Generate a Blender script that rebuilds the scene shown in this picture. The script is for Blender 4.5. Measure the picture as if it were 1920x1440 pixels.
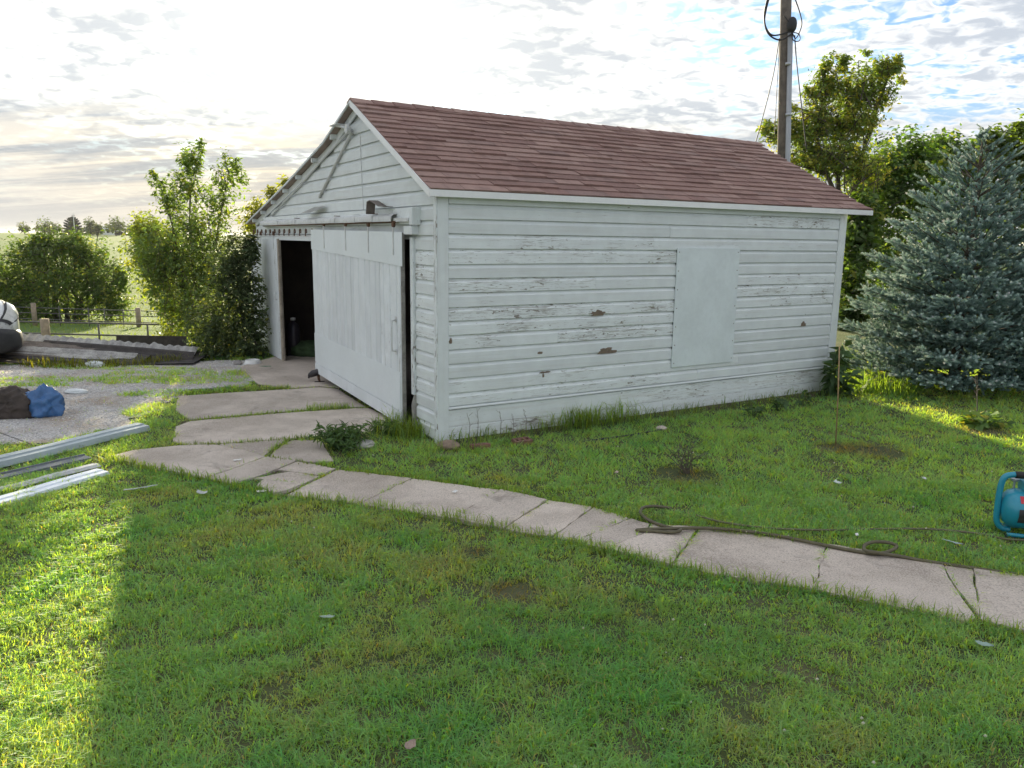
import bpy, bmesh, math, random
import numpy as np
from mathutils import Vector, Matrix, noise as mnoise

random.seed(7)
rng = np.random.default_rng(11)
S = bpy.context.scene
C = S.collection
for o in list(bpy.data.objects):
    bpy.data.objects.remove(o, do_unlink=True)

# ------------------------------------------------------------------ camera
FPX, PITCH, ROLL, CAMH = 1445.1, 0.1862, 0.0136, 2.1
cam = bpy.data.cameras.new('camera')
cam.sensor_width = 36.0
cam.lens = FPX / 1920 * 36
cam.clip_start = 0.05
cam.clip_end = 20000
cam_o = bpy.data.objects.new('camera', cam)
C.objects.link(cam_o)
cam_o.matrix_world = Matrix.Translation((0, 0, CAMH)) @ Matrix.Rotation(math.pi / 2 - PITCH, 4, 'X') @ Matrix.Rotation(ROLL, 4, 'Z')
S.camera = cam_o

# ------------------------------------------------------------------ sun + sky
SUN_AZ, SUN_EL = math.radians(-12.4), math.radians(14.7)      # azimuth measured from +Y towards +X
sund = Vector((math.sin(SUN_AZ) * math.cos(SUN_EL), math.cos(SUN_AZ) * math.cos(SUN_EL), math.sin(SUN_EL)))
sl = bpy.data.lights.new('sun', 'SUN')
sl.energy = 5.0
sl.angle = math.radians(0.6)
sl.color = (1.0, 0.87, 0.60)
sun_o = bpy.data.objects.new('sun', sl)
C.objects.link(sun_o)
sun_o.rotation_euler = (-sund).to_track_quat('-Z', 'Y').to_euler()

S.view_settings.view_transform = 'Standard'
S.view_settings.look = 'None'
S.view_settings.gamma = 1.0
S.view_settings.use_curve_mapping = False
S.view_settings.exposure = 1.2

S.cycles.max_bounces = 6
S.cycles.diffuse_bounces = 3
S.cycles.glossy_bounces = 2
S.cycles.transmission_bounces = 4
S.cycles.volume_bounces = 0
S.cycles.adaptive_threshold = 0.02

W = bpy.data.worlds.new('World')
S.world = W
W.use_nodes = True


class NT:
    """short-hand for building node trees"""
    def __init__(self, tree):
        self.t = tree
        self.n = tree.nodes
        self.l = tree.links

    def new(self, typ, ins=None, **kw):
        nd = self.n.new(typ)
        for k, v in kw.items():
            setattr(nd, k, v)
        if ins:
            for k, v in ins.items():
                sock = nd.inputs[k]
                if isinstance(v, bpy.types.NodeSocket):
                    self.l.new(v, sock)
                else:
                    sock.default_value = v
        return nd

    def math(self, op, a, b=None, clamp=False, c=None):
        ins = {0: a}
        if b is not None:
            ins[1] = b
        if c is not None:
            ins[2] = c
        return self.new('ShaderNodeMath', ins, operation=op, use_clamp=clamp).outputs[0]

    def mix(self, f, a, b, blend='MIX'):
        nd = self.new('ShaderNodeMix', None, data_type='RGBA', blend_type=blend)
        nd.clamp_factor = True
        for i, v in ((0, f), (6, a), (7, b)):
            if isinstance(v, bpy.types.NodeSocket):
                self.l.new(v, nd.inputs[i])
            else:
                if i and len(v) == 3:
                    v = (*v, 1)
                nd.inputs[i].default_value = v
        return nd.outputs[2]

    def ramp(self, f, stops, interp='LINEAR'):
        nd = self.new('ShaderNodeValToRGB', {0: f})
        cr = nd.color_ramp
        cr.interpolation = interp
        while len(cr.elements) < len(stops):
            cr.elements.new(0.5)
        for e, (p, c) in zip(cr.elements, stops):
            e.position = p
            e.color = (*c, 1) if len(c) == 3 else c
        return nd.outputs[0]

    def step(self, f, lo, hi):
        return self.new('ShaderNodeMapRange', {0: f, 1: lo, 2: hi, 3: 0.0, 4: 1.0}, interpolation_type='SMOOTHSTEP').outputs[0]

    def noise(self, vec, scale, detail=3.0, rough=0.55, dist=0.0):
        return self.new('ShaderNodeTexNoise', {'Vector': vec, 'Scale': scale, 'Detail': detail, 'Roughness': rough, 'Distortion': dist}).outputs[0]

    def mapping(self, vec, scale=(1, 1, 1), loc=(0, 0, 0), rot=(0, 0, 0)):
        return self.new('ShaderNodeMapping', {'Vector': vec, 'Scale': scale, 'Location': loc, 'Rotation': rot}).outputs[0]


def build_world():
    t = NT(W.node_tree)
    t.n.clear()
    out = t.new('ShaderNodeOutputWorld')
    sky = t.new('ShaderNodeTexSky')
    sky.sky_type = 'NISHITA'
    sky.sun_disc = False
    sky.sun_elevation = SUN_EL
    sky.sun_rotation = SUN_AZ
    sky.air_density = 1.0
    sky.dust_density = 1.2
    sky.ozone_density = 2.0
    d = t.new('ShaderNodeTexCoord').outputs['Generated']
    sep = t.new('ShaderNodeSeparateXYZ', {0: d})
    x, y, z = sep.outputs
    zc = t.math('MAXIMUM', z, 0.0)
    # a flat cloud deck seen in perspective: direction projected on a high plane
    den = t.math('ADD', zc, 0.16)
    px = t.math('DIVIDE', x, den)
    py = t.math('DIVIDE', y, den)
    P = t.new('ShaderNodeCombineXYZ', {0: px, 1: py, 2: 0.0}).outputs[0]
    # mackerel deck: broad cover x fine cells
    cover = t.noise(t.mapping(P, (1.0, 1.1, 1), (3.1, 1.7, 0), (0, 0, 0.5)), 1.25, 3.0, 0.5)
    cells = t.noise(t.mapping(P, (1.0, 1.0, 1), (0.4, 0.2, 0), (0, 0, 0.35)), 13.0, 5.0, 0.54, 0.6)
    broad = t.noise(t.mapping(P, (1.0, 1.15, 1), (7.0, 2.2, 0), (0, 0, 0.2)), 4.2, 4.0, 0.55, 0.5)
    dens = t.math('ADD', t.math('ADD', t.math('MULTIPLY', cells, 0.95), t.math('MULTIPLY', broad, 0.70)), t.math('MULTIPLY', cover, 0.85))
    low = t.step(z, 0.42, 0.08)
    dens = t.math('ADD', dens, t.math('MULTIPLY', low, 0.04))
    fac = t.step(dens, 1.07, 1.27)
    thick = t.step(dens, 1.19, 1.47)
    # veil of long streaks lower down
    st = t.noise(t.mapping(P, (0.30, 1.6, 1), (1.3, 4.4, 0), (0, 0, 0.12)), 2.6, 5.0, 0.55, 0.4)
    streak = t.math('MULTIPLY', t.step(st, 0.42, 0.62), t.step(z, 0.34, 0.10))
    # forward scattering: clouds and haze glow towards the sun
    sd = t.new('ShaderNodeVectorMath', {0: d, 1: tuple(sund)}, operation='DOT_PRODUCT').outputs['Value']
    sdc = t.math('MAXIMUM', sd, 0.0)
    g1 = t.math('POWER', sdc, 8.0)
    g2 = t.math('POWER', sdc, 170.0)

    def scaled(col, val):
        return t.new('ShaderNodeVectorMath', {0: col, 3: val}, operation='SCALE').outputs[0]

    def lin(a, b, c):
        """a + b*g1 + c*g2"""
        return t.math('ADD', t.math('ADD', t.math('MULTIPLY', g1, b), t.math('MULTIPLY', g2, c)), a)
    bright = scaled(t.mix(g1, (0.985, 0.985, 0.98), (1.0, 0.955, 0.83)), lin(4.25, 0.45, 3.0))
    dark = scaled(t.mix(g1, (0.80, 0.86, 0.94), (0.88, 0.88, 0.86)), lin(2.75, 0.2, 2.5))
    ccol = t.mix(thick, bright, dark)
    base = t.new('ShaderNodeVectorMath', {0: sky.outputs[0], 1: (0.31, 0.43, 0.60)}, operation='MULTIPLY').outputs[0]
    base = t.new('ShaderNodeVectorMath', {0: base, 1: scaled((1.0, 0.95, 0.82), lin(0.0, 0.1, 3.2))}, operation='ADD').outputs[0]
    col = t.mix(t.math('MULTIPLY', fac, 0.94), base, ccol)
    scol = scaled(t.mix(g1, (0.95, 0.95, 0.95), (1.0, 0.84, 0.58)), lin(3.3, 0.6, 1.8))
    sdark = scaled(t.mix(g1, (0.72, 0.82, 0.92), (0.80, 0.82, 0.82)), lin(2.0, 0.1, 1.2))
    veil = t.mix(streak, sdark, scol)
    col = t.mix(t.math('MULTIPLY', t.step(z, 0.18, 0.08), 0.85), col, veil)
    # thin haze right at the horizon
    hz = t.math('MULTIPLY', t.step(z, 0.10, 0.0), 0.8)
    hcol = scaled(t.mix(g1, (0.86, 0.91, 0.97), (1.0, 0.87, 0.68)), lin(2.6, 0.4, 0.0))
    col = t.mix(hz, col, hcol)
    bg = t.new('ShaderNodeBackground', {0: col, 1: 0.13})
    t.l.new(bg.outputs[0], out.inputs[0])


build_world()

# ------------------------------------------------------------------ helpers: pixels of the survey photograph -> metres
def ray(x, y):
    r = -ROLL
    u2 = (x - 960) / FPX
    v2 = (720 - y) / FPX
    u = u2 * math.cos(r) + v2 * math.sin(r)
    v = -u2 * math.sin(r) + v2 * math.cos(r)
    return u, math.cos(PITCH) + v * math.sin(PITCH), -math.sin(PITCH) + v * math.cos(PITCH)


def G(x, y, z=0.0):
    """ground point"""
    u, f, w = ray(x, y)
    t = (z - CAMH) / w
    return Vector((u * t, f * t, z))


def at(x, y, D):
    """point at forward distance D"""
    u, f, w = ray(x, y)
    t = D / f
    return Vector((u * t, D, CAMH + w * t))


def sstep(a, b, v):
    t = np.clip((v - a) / (b - a), 0, 1)
    return t * t * (3 - 2 * t)


def terrain(x, y):
    """yard is level; beyond it the pasture drops, then climbs to a low crest"""
    x = np.asarray(x, float)
    y = np.asarray(y, float)
    edge = 14.0 + 6.0 * sstep(-4.5, 2.0, x) + 8 * sstep(2, 12, x)
    z = -1.05 * sstep(0, 7.5, y - edge)
    z = z - 1.1 * sstep(8, 30, y - edge)
    z = z + 3.55 * sstep(45, 330, y)
    z = z - 3.0 * sstep(380, 1500, y)
    z = z + 0.10 * np.sin(x * .13 + 1) * np.sin(y * .11) * sstep(22, 60, y)
    return z


# ------------------------------------------------------------------ materials
MATS = {}


def material(name, fn):
    if name in MATS:
        return MATS[name]
    m = bpy.data.materials.new(name)
    m.use_nodes = True
    t = NT(m.node_tree)
    t.n.clear()
    out = t.new('ShaderNodeOutputMaterial')
    sh = fn(t)
    t.l.new(sh, out.inputs[0])
    MATS[name] = m
    return m


def pbr(t, col, rough=0.6, metal=0.0, bump=None, bstr=0.3, bdist=0.01, spec=0.5, **kw):
    ins = {'Base Color': (*col, 1) if isinstance(col, tuple) and len(col) == 3 else col, 'Roughness': rough, 'Metallic': metal, 'Specular IOR Level': spec}
    ins.update(kw)
    if bump is not None:
        b = t.new('ShaderNodeBump', {'Height': bump, 'Strength': bstr, 'Distance': bdist})
        ins['Normal'] = b.outputs[0]
    return t.new('ShaderNodeBsdfPrincipled', ins).outputs[0]


def plain(name, col, rough=0.6, metal=0.0, var=0.25, scale=6.0, bstr=0.15, coat=0.0):
    def fn(t):
        v = t.new('ShaderNodeTexCoord').outputs['Object']
        n = t.noise(v, scale, 5, 0.6)
        n2 = t.noise(v, scale * 9, 3, 0.6)
        k = t.math('ADD', t.math('MULTIPLY', n, 0.7), t.math('MULTIPLY', n2, 0.3))
        c = t.mix(t.step(k, 0.3, 0.7), tuple(a * (1 - var) for a in col), tuple(min(1, a * (1 + var)) for a in col))
        r = t.math('ADD', t.math('MULTIPLY', n, 0.2), rough - 0.1)
        return pbr(t, c, r, metal, n2, bstr, 0.01, **({'Coat Weight': coat, 'Coat Roughness': 0.08} if coat else {}))
    return material(name, fn)


def paint(name, axis, wear=0.5, tint=(0.80, 0.845, 0.845)):
    """old white paint on boards, grain along axis"""
    def fn(t):
        v = t.new('ShaderNodeTexCoord').outputs['Object']
        oi = t.new('ShaderNodeObjectInfo')
        rnd = oi.outputs['Random']
        off = t.new('ShaderNodeCombineXYZ', {0: t.math('MULTIPLY', rnd, 37.0), 1: t.math('MULTIPLY', rnd, 11.0), 2: t.math('MULTIPLY', rnd, 23.0)}).outputs[0]
        v = t.new('ShaderNodeVectorMath', {0: v, 1: off}, operation='ADD').outputs[0]
        sc = (1.6, 34, 34) if axis == 'x' else (34, 34, 1.6)
        fine = t.noise(t.mapping(v, sc), 2.2, 6, 0.65)
        sc2 = (3.0, 60, 60) if axis == 'x' else (60, 60, 3.0)
        hair = t.noise(t.mapping(v, sc2), 2.0, 4, 0.7)
        zone = t.noise(v, 1.5, 3, 0.6)
        chip = t.noise(t.mapping(v, (8, 26, 26) if axis == 'x' else (26, 26, 8)), 1.3, 5, 0.6)
        amt = t.math('ADD', t.math('MULTIPLY', t.math('SUBTRACT', zone, 0.5), 0.34), t.math('MULTIPLY', t.math('SUBTRACT', rnd, 0.5), 0.20))
        lim = t.math('SUBTRACT', 0.70 - 0.07 * wear, amt)
        crack = t.step(t.math('SUBTRACT', fine, lim), 0.0, 0.05)
        crack2 = t.step(t.math('SUBTRACT', hair, t.math('ADD', lim, 0.005)), 0.0, 0.03)
        chp = t.step(t.math('SUBTRACT', chip, t.math('ADD', lim, 0.06)), 0.0, 0.02)
        soft = t.noise(v, 4.0, 4, 0.6)
        basec = t.mix(t.step(soft, 0.3, 0.75), tuple(a * 0.90 for a in tint), tint)
        basec = t.mix(t.math('MULTIPLY', t.step(t.noise(t.mapping(v, sc), 0.8, 3), 0.45, 0.75), 0.35 * wear + .1), basec, (0.58, 0.57, 0.53))
        tone = t.math('ADD', 0.90, t.math('MULTIPLY', rnd, 0.12))
        basec = t.new('ShaderNodeVectorMath', {0: basec, 3: tone}, operation='SCALE').outputs[0]
        wood = t.mix(t.step(fine, 0.4, 0.7), (0.17, 0.145, 0.115), (0.33, 0.30, 0.26))
        bare = t.math('MAXIMUM', t.math('MAXIMUM', t.math('MULTIPLY', crack, 0.55), t.math('MULTIPLY', crack2, 0.6)), t.math('MULTIPLY', chp, 0.9))
        c = t.mix(bare, basec, wood)
        h = t.math('SUBTRACT', t.math('MULTIPLY', fine, 0.5), bare)
        return pbr(t, c, t.math('ADD', 0.5, t.math('MULTIPLY', bare, 0.3)), 0, h, 0.45, 0.004, 0.35)
    return material(name, fn)


M_boardx = paint('weathered_white_siding', 'x', 0.55)
M_boardlow = paint('stained_white_skirting', 'x', 0.95)
M_trim = paint('white_trim_paint', 'z', 0.35)
M_plank = paint('white_door_planks', 'z', 0.25, (0.80, 0.84, 0.86))
M_trimx = paint('white_trim_paint_long', 'x', 0.35)
M_sheath = plain('shade_dark_sheathing', (0.16, 0.15, 0.14), 0.9, 0, 0.3, 5)  # sheathing coloured dark so the board joints read as shadow lines
M_sheathwhite = plain('white_gable_boards', (0.60, 0.63, 0.62), 0.75, 0, 0.12, 5)
M_panel = plain('painted_plywood', (0.69, 0.75, 0.755), 0.5, 0, 0.075, 1.9, 0.08)
M_band = plain('painted_sheet_metal', (0.73, 0.775, 0.79), 0.45, 0, 0.04, 2.0, 0.06)
M_fascia = plain('white_drip_edge', (0.82, 0.83, 0.82), 0.4, 0, 0.05, 3, 0.05)
M_greywood = plain('weathered_grey_wood', (0.30, 0.285, 0.26), 0.85, 0, 0.35, 9, 0.5)
M_darkwood = plain('dark_rotted_wood', (0.045, 0.038, 0.03), 0.9, 0, 0.4, 12, 0.6)
M_barewood = plain('bare_brown_wood', (0.19, 0.145, 0.105), 0.85, 0, 0.3, 25, 0.4)
M_interior = plain('dark_interior_boards', (0.055, 0.042, 0.035), 0.9, 0, 0.3, 5)
M_rust = plain('rusty_iron', (0.14, 0.075, 0.045), 0.8, 0.2, 0.45, 30, 0.4)
M_paintedmetal = plain('painted_old_metal', (0.60, 0.61, 0.60), 0.55, 0, 0.14, 10, 0.12)
M_blackplastic = plain('black_plastic', (0.014, 0.014, 0.015), 0.5, 0, 0.3, 10, 0.1)
M_polewood = plain('grey_pole_wood', (0.13, 0.112, 0.092), 0.9, 0, 0.35, 8, 0.6)
M_galv = plain('galvanised_steel', (0.42, 0.44, 0.46), 0.42, 0.7, 0.2, 9, 0.1)
M_pvc = plain('grey_conduit', (0.33, 0.35, 0.37), 0.5, 0, 0.1, 4, 0.05)
M_cable = plain('black_cable', (0.02, 0.02, 0.022), 0.6, 0, 0.2, 10, 0.05)
M_bark = plain('tree_bark', (0.095, 0.078, 0.06), 0.95, 0, 0.4, 14, 0.8)
M_twig = plain('dry_twig', (0.14, 0.115, 0.085), 0.9, 0, 0.35, 20, 0.4)


def shingle_mat(t):
    v = t.new('ShaderNodeTexCoord').outputs['Object']
    rnd = t.new('ShaderNodeObjectInfo').outputs['Random']
    off = t.new('ShaderNodeCombineXYZ', {0: t.math('MULTIPLY', rnd, 91.0), 1: t.math('MULTIPLY', rnd, 17.0), 2: 0.0}).outputs[0]
    v2 = t.new('ShaderNodeVectorMath', {0: v, 1: off}, operation='ADD').outputs[0]
    base = t.ramp(rnd, [(0.0, (0.200, 0.112, 0.098)), (0.3, (0.248, 0.142, 0.122)), (0.55, (0.272, 0.164, 0.140)), (0.8, (0.345, 0.222, 0.190)), (1.0, (0.225, 0.145, 0.132))])
    sp = t.noise(v2, 160, 2, 0.6)
    blot = t.noise(v2, 3.2, 4, 0.6)
    c = t.mix(t.math('MULTIPLY', t.step(sp, 0.42, 0.66), 0.55), base, (0.36, 0.265, 0.22))
    c = t.mix(t.math('MULTIPLY', t.step(blot, 0.45, 0.7), 0.4), c, (0.14, 0.090, 0.078))
    return pbr(t, c, 0.92, 0, sp, 0.5, 0.004, 0.25)


M_shingle = material('brown_red_asphalt_shingle', shingle_mat)


def concrete_mat(t):
    v = t.new('ShaderNodeTexCoord').outputs['Object']
    rnd = t.new('ShaderNodeObjectInfo').outputs['Random']
    a = t.noise(v, 1.1, 5, 0.62)
    b = t.noise(v, 9, 6, 0.7)
    c3 = t.noise(v, 105, 2, 0.6)
    c = t.mix(t.step(a, 0.38, 0.62), (0.405, 0.348, 0.292), (0.59, 0.515, 0.443))
    c = t.mix(t.math('MULTIPLY', t.step(b, 0.5, 0.72), 0.5), c, (0.37, 0.30, 0.245))
    c = t.mix(t.math('MULTIPLY', t.step(c3, 0.52, 0.68), 0.6), c, (0.74, 0.64, 0.55))
    c = t.mix(t.math('MULTIPLY', t.step(c3, 0.47, 0.33), 0.6), c, (0.20, 0.175, 0.15))
    stain = t.noise(v, 2.6, 6, 0.72, 0.6)
    c = t.mix(t.math('MULTIPLY', t.step(stain, 0.55, 0.70), 0.6), c, (0.24, 0.21, 0.18))
    pit = t.noise(v, 34, 3, 0.6)
    c = t.mix(t.math('MULTIPLY', t.step(pit, 0.66, 0.72), 0.7), c, (0.15, 0.135, 0.115))
    c = t.new('ShaderNodeVectorMath', {0: c, 3: t.math('ADD', 0.86, t.math('MULTIPLY', rnd, 0.22))}, operation='SCALE').outputs[0]
    return pbr(t, c, 0.9, 0, t.math('ADD', t.math('MULTIPLY', c3, 0.6), b), 0.6, 0.008, 0.3)


M_concrete = material('old_tan_concrete', concrete_mat)


def soil_mat(t):
    v = t.new('ShaderNodeTexCoord').outputs['Object']
    a = t.noise(v, 3.0, 5, 0.6)
    b = t.noise(v, 40, 4, 0.7)
    c = t.mix(t.step(a, 0.35, 0.7), (0.075, 0.066, 0.040), (0.135, 0.112, 0.070))
    c = t.mix(t.math('MULTIPLY', t.step(b, 0.45, 0.7), 0.6), c, (0.045, 0.060, 0.018))
    return pbr(t, c, 0.95, 0, b, 0.8, 0.02, 0.2)


def ground_mat(t):
    v = t.new('ShaderNodeTexCoord').outputs['Object']
    sep = t.new('ShaderNodeSeparateXYZ', {0: v})
    a = t.noise(v, 0.9, 5, 0.6)
    b = t.noise(v, 26, 4, 0.7)
    c = t.mix(t.step(a, 0.35, 0.7), (0.070, 0.088, 0.036), (0.120, 0.112, 0.062))
    c = t.mix(t.math('MULTIPLY', t.step(b, 0.45, 0.7), 0.6), c, (0.060, 0.095, 0.032))
    # pasture further off
    f1 = t.noise(v, 0.045, 5, 0.6)
    f2 = t.noise(v, 0.5, 5, 0.65)
    p = t.mix(t.step(f1, 0.35, 0.65), (0.075, 0.145, 0.030), (0.115, 0.165, 0.042))
    p = t.mix(t.math('MULTIPLY', t.step(f2, 0.45, 0.75), 0.55), p, (0.130, 0.150, 0.055))
    far = t.step(sep.outputs[1], 14.0, 26.0)
    c = t.mix(far, c, p)
    return pbr(t, c, 0.95, 0, t.math('ADD', b, t.math('MULTIPLY', f2, 2.0)), 0.6, 0.03, 0.15, **{'Sheen Weight': 0.03, 'Sheen Roughness': 0.6, 'Sheen Tint': (0.75, 0.85, 0.35, 1)})


M_ground = material('grass_ground', ground_mat)
M_soil = material('dark_garden_soil', soil_mat)


def gravel_mat(t):
    v = t.new('ShaderNodeTexCoord').outputs['Object']
    vo = t.new('ShaderNodeTexVoronoi', {'Vector': v, 'Scale': 60.0, 'Randomness': 1.0})
    n = t.noise(v, 1.3, 5, 0.65)
    n2 = t.noise(v, 70, 3, 0.6)
    sepc = t.new('ShaderNodeSeparateColor', {0: vo.outputs['Color']})
    g = t.ramp(sepc.outputs[0], [(0.0, (0.42, 0.405, 0.395)), (0.5, (0.58, 0.565, 0.55)), (1.0, (0.74, 0.72, 0.70))])
    c = t.mix(t.step(n, 0.42, 0.68), g, (0.42, 0.34, 0.265))
    c = t.mix(t.math('MULTIPLY', t.step(vo.outputs['Distance'], 0.45, 0.75), 0.5), c, (0.34, 0.295, 0.25))
    return pbr(t, c, 0.92, 0, t.math('SUBTRACT', n2, t.math('MULTIPLY', vo.outputs['Distance'], 1.2)), 0.8, 0.012, 0.25)


M_gravel = material('grey_gravel', gravel_mat)


def road_mat(t):
    v = t.new('ShaderNodeTexCoord').outputs['Object']
    n = t.noise(v, 0.3, 4, 0.6)
    return pbr(t, t.mix(n, (0.22, 0.21, 0.20), (0.30, 0.285, 0.27)), 0.9)


M_road = material('pale_road', road_mat)


def leafy(name, trans=0.45, tint=(1.25, 1.15, 0.45), rough=0.5, spec=0.35):
    """leaf whose colour comes from the vertex attribute Col, lit through by a low sun"""
    def fn(t):
        at_ = t.new('ShaderNodeAttribute', None, attribute_name='Col').outputs['Color']
        p = pbr(t, at_, rough, 0, None, spec=spec)
        tc = t.new('ShaderNodeVectorMath', {0: at_, 1: tint}, operation='MULTIPLY').outputs[0]
        tr = t.new('ShaderNodeBsdfTranslucent', {'Color': tc}).outputs[0]
        return t.new('ShaderNodeMixShader', {0: trans, 1: p, 2: tr}).outputs[0]
    return material(name, fn)


M_grass = leafy('lawn_blades', 0.66, (2.35, 1.65, 0.20), 0.5, 0.35)
M_leaf = leafy('tree_leaves', 0.52, (1.55, 1.55, 0.35), 0.45, 0.4)
M_leafdull = leafy('matt_leaves', 0.42, (1.6, 1.5, 0.5), 0.6, 0.25)
M_needle = leafy('spruce_needles', 0.15, (1.2, 1.2, 0.8), 0.6, 0.3)


# ------------------------------------------------------------------ mesh helpers
def tag(o, label=None, cat=None, group=None, kind=None):
    if label:
        o['label'] = label
    if cat:
        o['category'] = cat
    if group:
        o['group'] = group
    if kind:
        o['kind'] = kind
    return o


def empty(name, loc=(0, 0, 0), rz=0.0):
    o = bpy.data.objects.new(name, None)
    o.empty_display_size = 0.1
    C.objects.link(o)
    o.location = loc
    o.rotation_euler = (0, 0, rz)
    return o


def link_mesh(name, me, mat=None, parent=None, loc=None, rot=None, scale=None):
    o = bpy.data.objects.new(name, me)
    if mat and not me.materials:
        me.materials.append(mat)
    C.objects.link(o)
    if parent:
        o.parent = parent
    if loc is not None:
        o.location = loc
    if rot is not None:
        o.rotation_euler = rot
    if scale is not None:
        o.scale = scale
    return o


class MB:
    def __init__(self):
        self.v = []
        self.f = []

    def add(self, vs, fs):
        b = len(self.v)
        self.v += [tuple(a) for a in vs]
        self.f += [tuple(i + b for i in f) for f in fs]
        return self

    def box(self, x0, x1, y0, y1, z0, z1):
        vs = [(x, y, z) for z in (z0, z1) for y in (y0, y1) for x in (x0, x1)]
        return self.add(vs, [(0, 2, 3, 1), (4, 5, 7, 6), (0, 1, 5, 4), (2, 6, 7, 3), (0, 4, 6, 2), (1, 3, 7, 5)])

    def hexa(self, a, b):
        """a, b: two quads (lists of four points), joined"""
        return self.add(list(a) + list(b), [(3, 2, 1, 0), (4, 5, 6, 7), (0, 1, 5, 4), (1, 2, 6, 5), (2, 3, 7, 6), (3, 0, 4, 7)])

    def tube(self, pts, r, n=8, caps=True):
        pts = [Vector(p) for p in pts]
        rs = r if isinstance(r, (list, tuple)) else [r] * len(pts)
        b = len(self.v)
        up = None
        for i, p in enumerate(pts):
            d = (pts[min(i + 1, len(pts) - 1)] - pts[max(i - 1, 0)])
            if d.length < 1e-9:
                d = Vector((0, 0, 1))
            d.normalize()
            if up is None:
                up = Vector((0, 0, 1)) if abs(d.z) < 0.9 else Vector((1, 0, 0))
            s = d.cross(up)
            if s.length < 1e-6:
                s = d.cross(Vector((0, 1, 0)))
            s.normalize()
            up = s.cross(d).normalized()
            for k in range(n):
                a = 2 * math.pi * k / n
                self.v.append(tuple(p + (s * math.cos(a) + up * math.sin(a)) * rs[i]))
        for i in range(len(pts) - 1):
            for k in range(n):
                k2 = (k + 1) % n
                self.f.append((b + i * n + k, b + i * n + k2, b + (i + 1) * n + k2, b + (i + 1) * n + k))
        if caps:
            self.f.append(tuple(b + k for k in reversed(range(n))))
            self.f.append(tuple(b + (len(pts) - 1) * n + k for k in range(n)))
        return self

    def lathe(self, prof, n=20, center=(0, 0, 0), axis='z'):
        b = len(self.v)
        for (r, h) in prof:
            for k in range(n):
                a = 2 * math.pi * k / n
                if axis == 'z':
                    p = (r * math.cos(a), r * math.sin(a), h)
                elif axis == 'x':
                    p = (h, r * math.cos(a), r * math.sin(a))
                else:
                    p = (r * math.sin(a), h, r * math.cos(a))
                self.v.append(tuple(p[i] + center[i] for i in range(3)))
        for i in range(len(prof) - 1):
            for k in range(n):
                k2 = (k + 1) % n
                self.f.append((b + i * n + k, b + i * n + k2, b + (i + 1) * n + k2, b + (i + 1) * n + k))
        self.f.append(tuple(b + k for k in reversed(range(n))))
        self.f.append(tuple(b + (len(prof) - 1) * n + k for k in range(n)))
        return self

    def prism(self, poly, z0, z1):
        n = len(poly)
        vs = [(p[0], p[1], z0) for p in poly] + [(p[0], p[1], z1) for p in poly]
        fs = [tuple(reversed(range(n))), tuple(range(n, 2 * n))] + [(i, (i + 1) % n, n + (i + 1) % n, n + i) for i in range(n)]
        return self.add(vs, fs)

    def mesh(self, name, smooth=False, bevel=0.0, fixn=True):
        me = bpy.data.meshes.new(name)
        me.from_pydata(self.v, [], self.f)
        if fixn or bevel:
            bm = bmesh.new()
            bm.from_mesh(me)
            bmesh.ops.recalc_face_normals(bm, faces=bm.faces)
            if bevel:
                bmesh.ops.bevel(bm, geom=[e for e in bm.edges if e.calc_face_angle(0) > 0.6], offset=bevel, segments=2, profile=0.6, affect='EDGES')
            bm.to_mesh(me)
            bm.free()
        if smooth:
            for p in me.polygons:
                p.use_smooth = True
        return me

    def build(self, name, mat, parent=None, smooth=False, bevel=0.0, loc=None, rot=None):
        return link_mesh(name, self.mesh(name, smooth, bevel), mat, parent, loc, rot)


def np_mesh(name, verts, tris, cols=None, mat=None):
    """fast mesh out of numpy arrays; tris may be (n,3) or (n,4)"""
    me = bpy.data.meshes.new(name)
    nv, (nf, k) = len(verts), tris.shape
    me.vertices.add(nv)
    me.vertices.foreach_set('co', np.ascontiguousarray(verts, np.float32).ravel())
    me.loops.add(nf * k)
    me.loops.foreach_set('vertex_index', np.ascontiguousarray(tris, np.int32).ravel())
    me.polygons.add(nf)
    me.polygons.foreach_set('loop_start', np.arange(0, nf * k, k, dtype=np.int32))
    me.polygons.foreach_set('loop_total', np.full(nf, k, np.int32))
    if cols is not None:
        at_ = me.color_attributes.new('Col', 'FLOAT_COLOR', 'POINT')
        c4 = np.ones((nv, 4), np.float32)
        c4[:, :3] = cols
        at_.data.foreach_set('color', c4.ravel())
    me.update(calc_edges=True)
    if mat:
        me.materials.append(mat)
    return me


def in_poly(px, py, poly):
    px = np.asarray(px)
    py = np.asarray(py)
    r = np.zeros(px.shape, bool)
    n = len(poly)
    j = n - 1
    for i in range(n):
        xi, yi = poly[i][0], poly[i][1]
        xj, yj = poly[j][0], poly[j][1]
        c = ((yi > py) != (yj > py)) & (px < (xj - xi) * (py - yi) / (yj - yi + 1e-12) + xi)
        r ^= c
        j = i
    return r


def vnoise(x, y, seed):
    """smooth lattice noise, -1..1"""
    xi, yi = np.floor(x), np.floor(y)
    fx, fy = x - xi, y - yi
    fx, fy = fx * fx * (3 - 2 * fx), fy * fy * (3 - 2 * fy)

    def h(a, b_):
        q = np.sin(a * 127.1 + b_ * 311.7 + seed * 74.7) * 43758.5453
        return (q - np.floor(q)) * 2 - 1
    return (h(xi, yi) * (1 - fx) + h(xi + 1, yi) * fx) * (1 - fy) + (h(xi, yi + 1) * (1 - fx) + h(xi + 1, yi + 1) * fx) * fy


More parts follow.
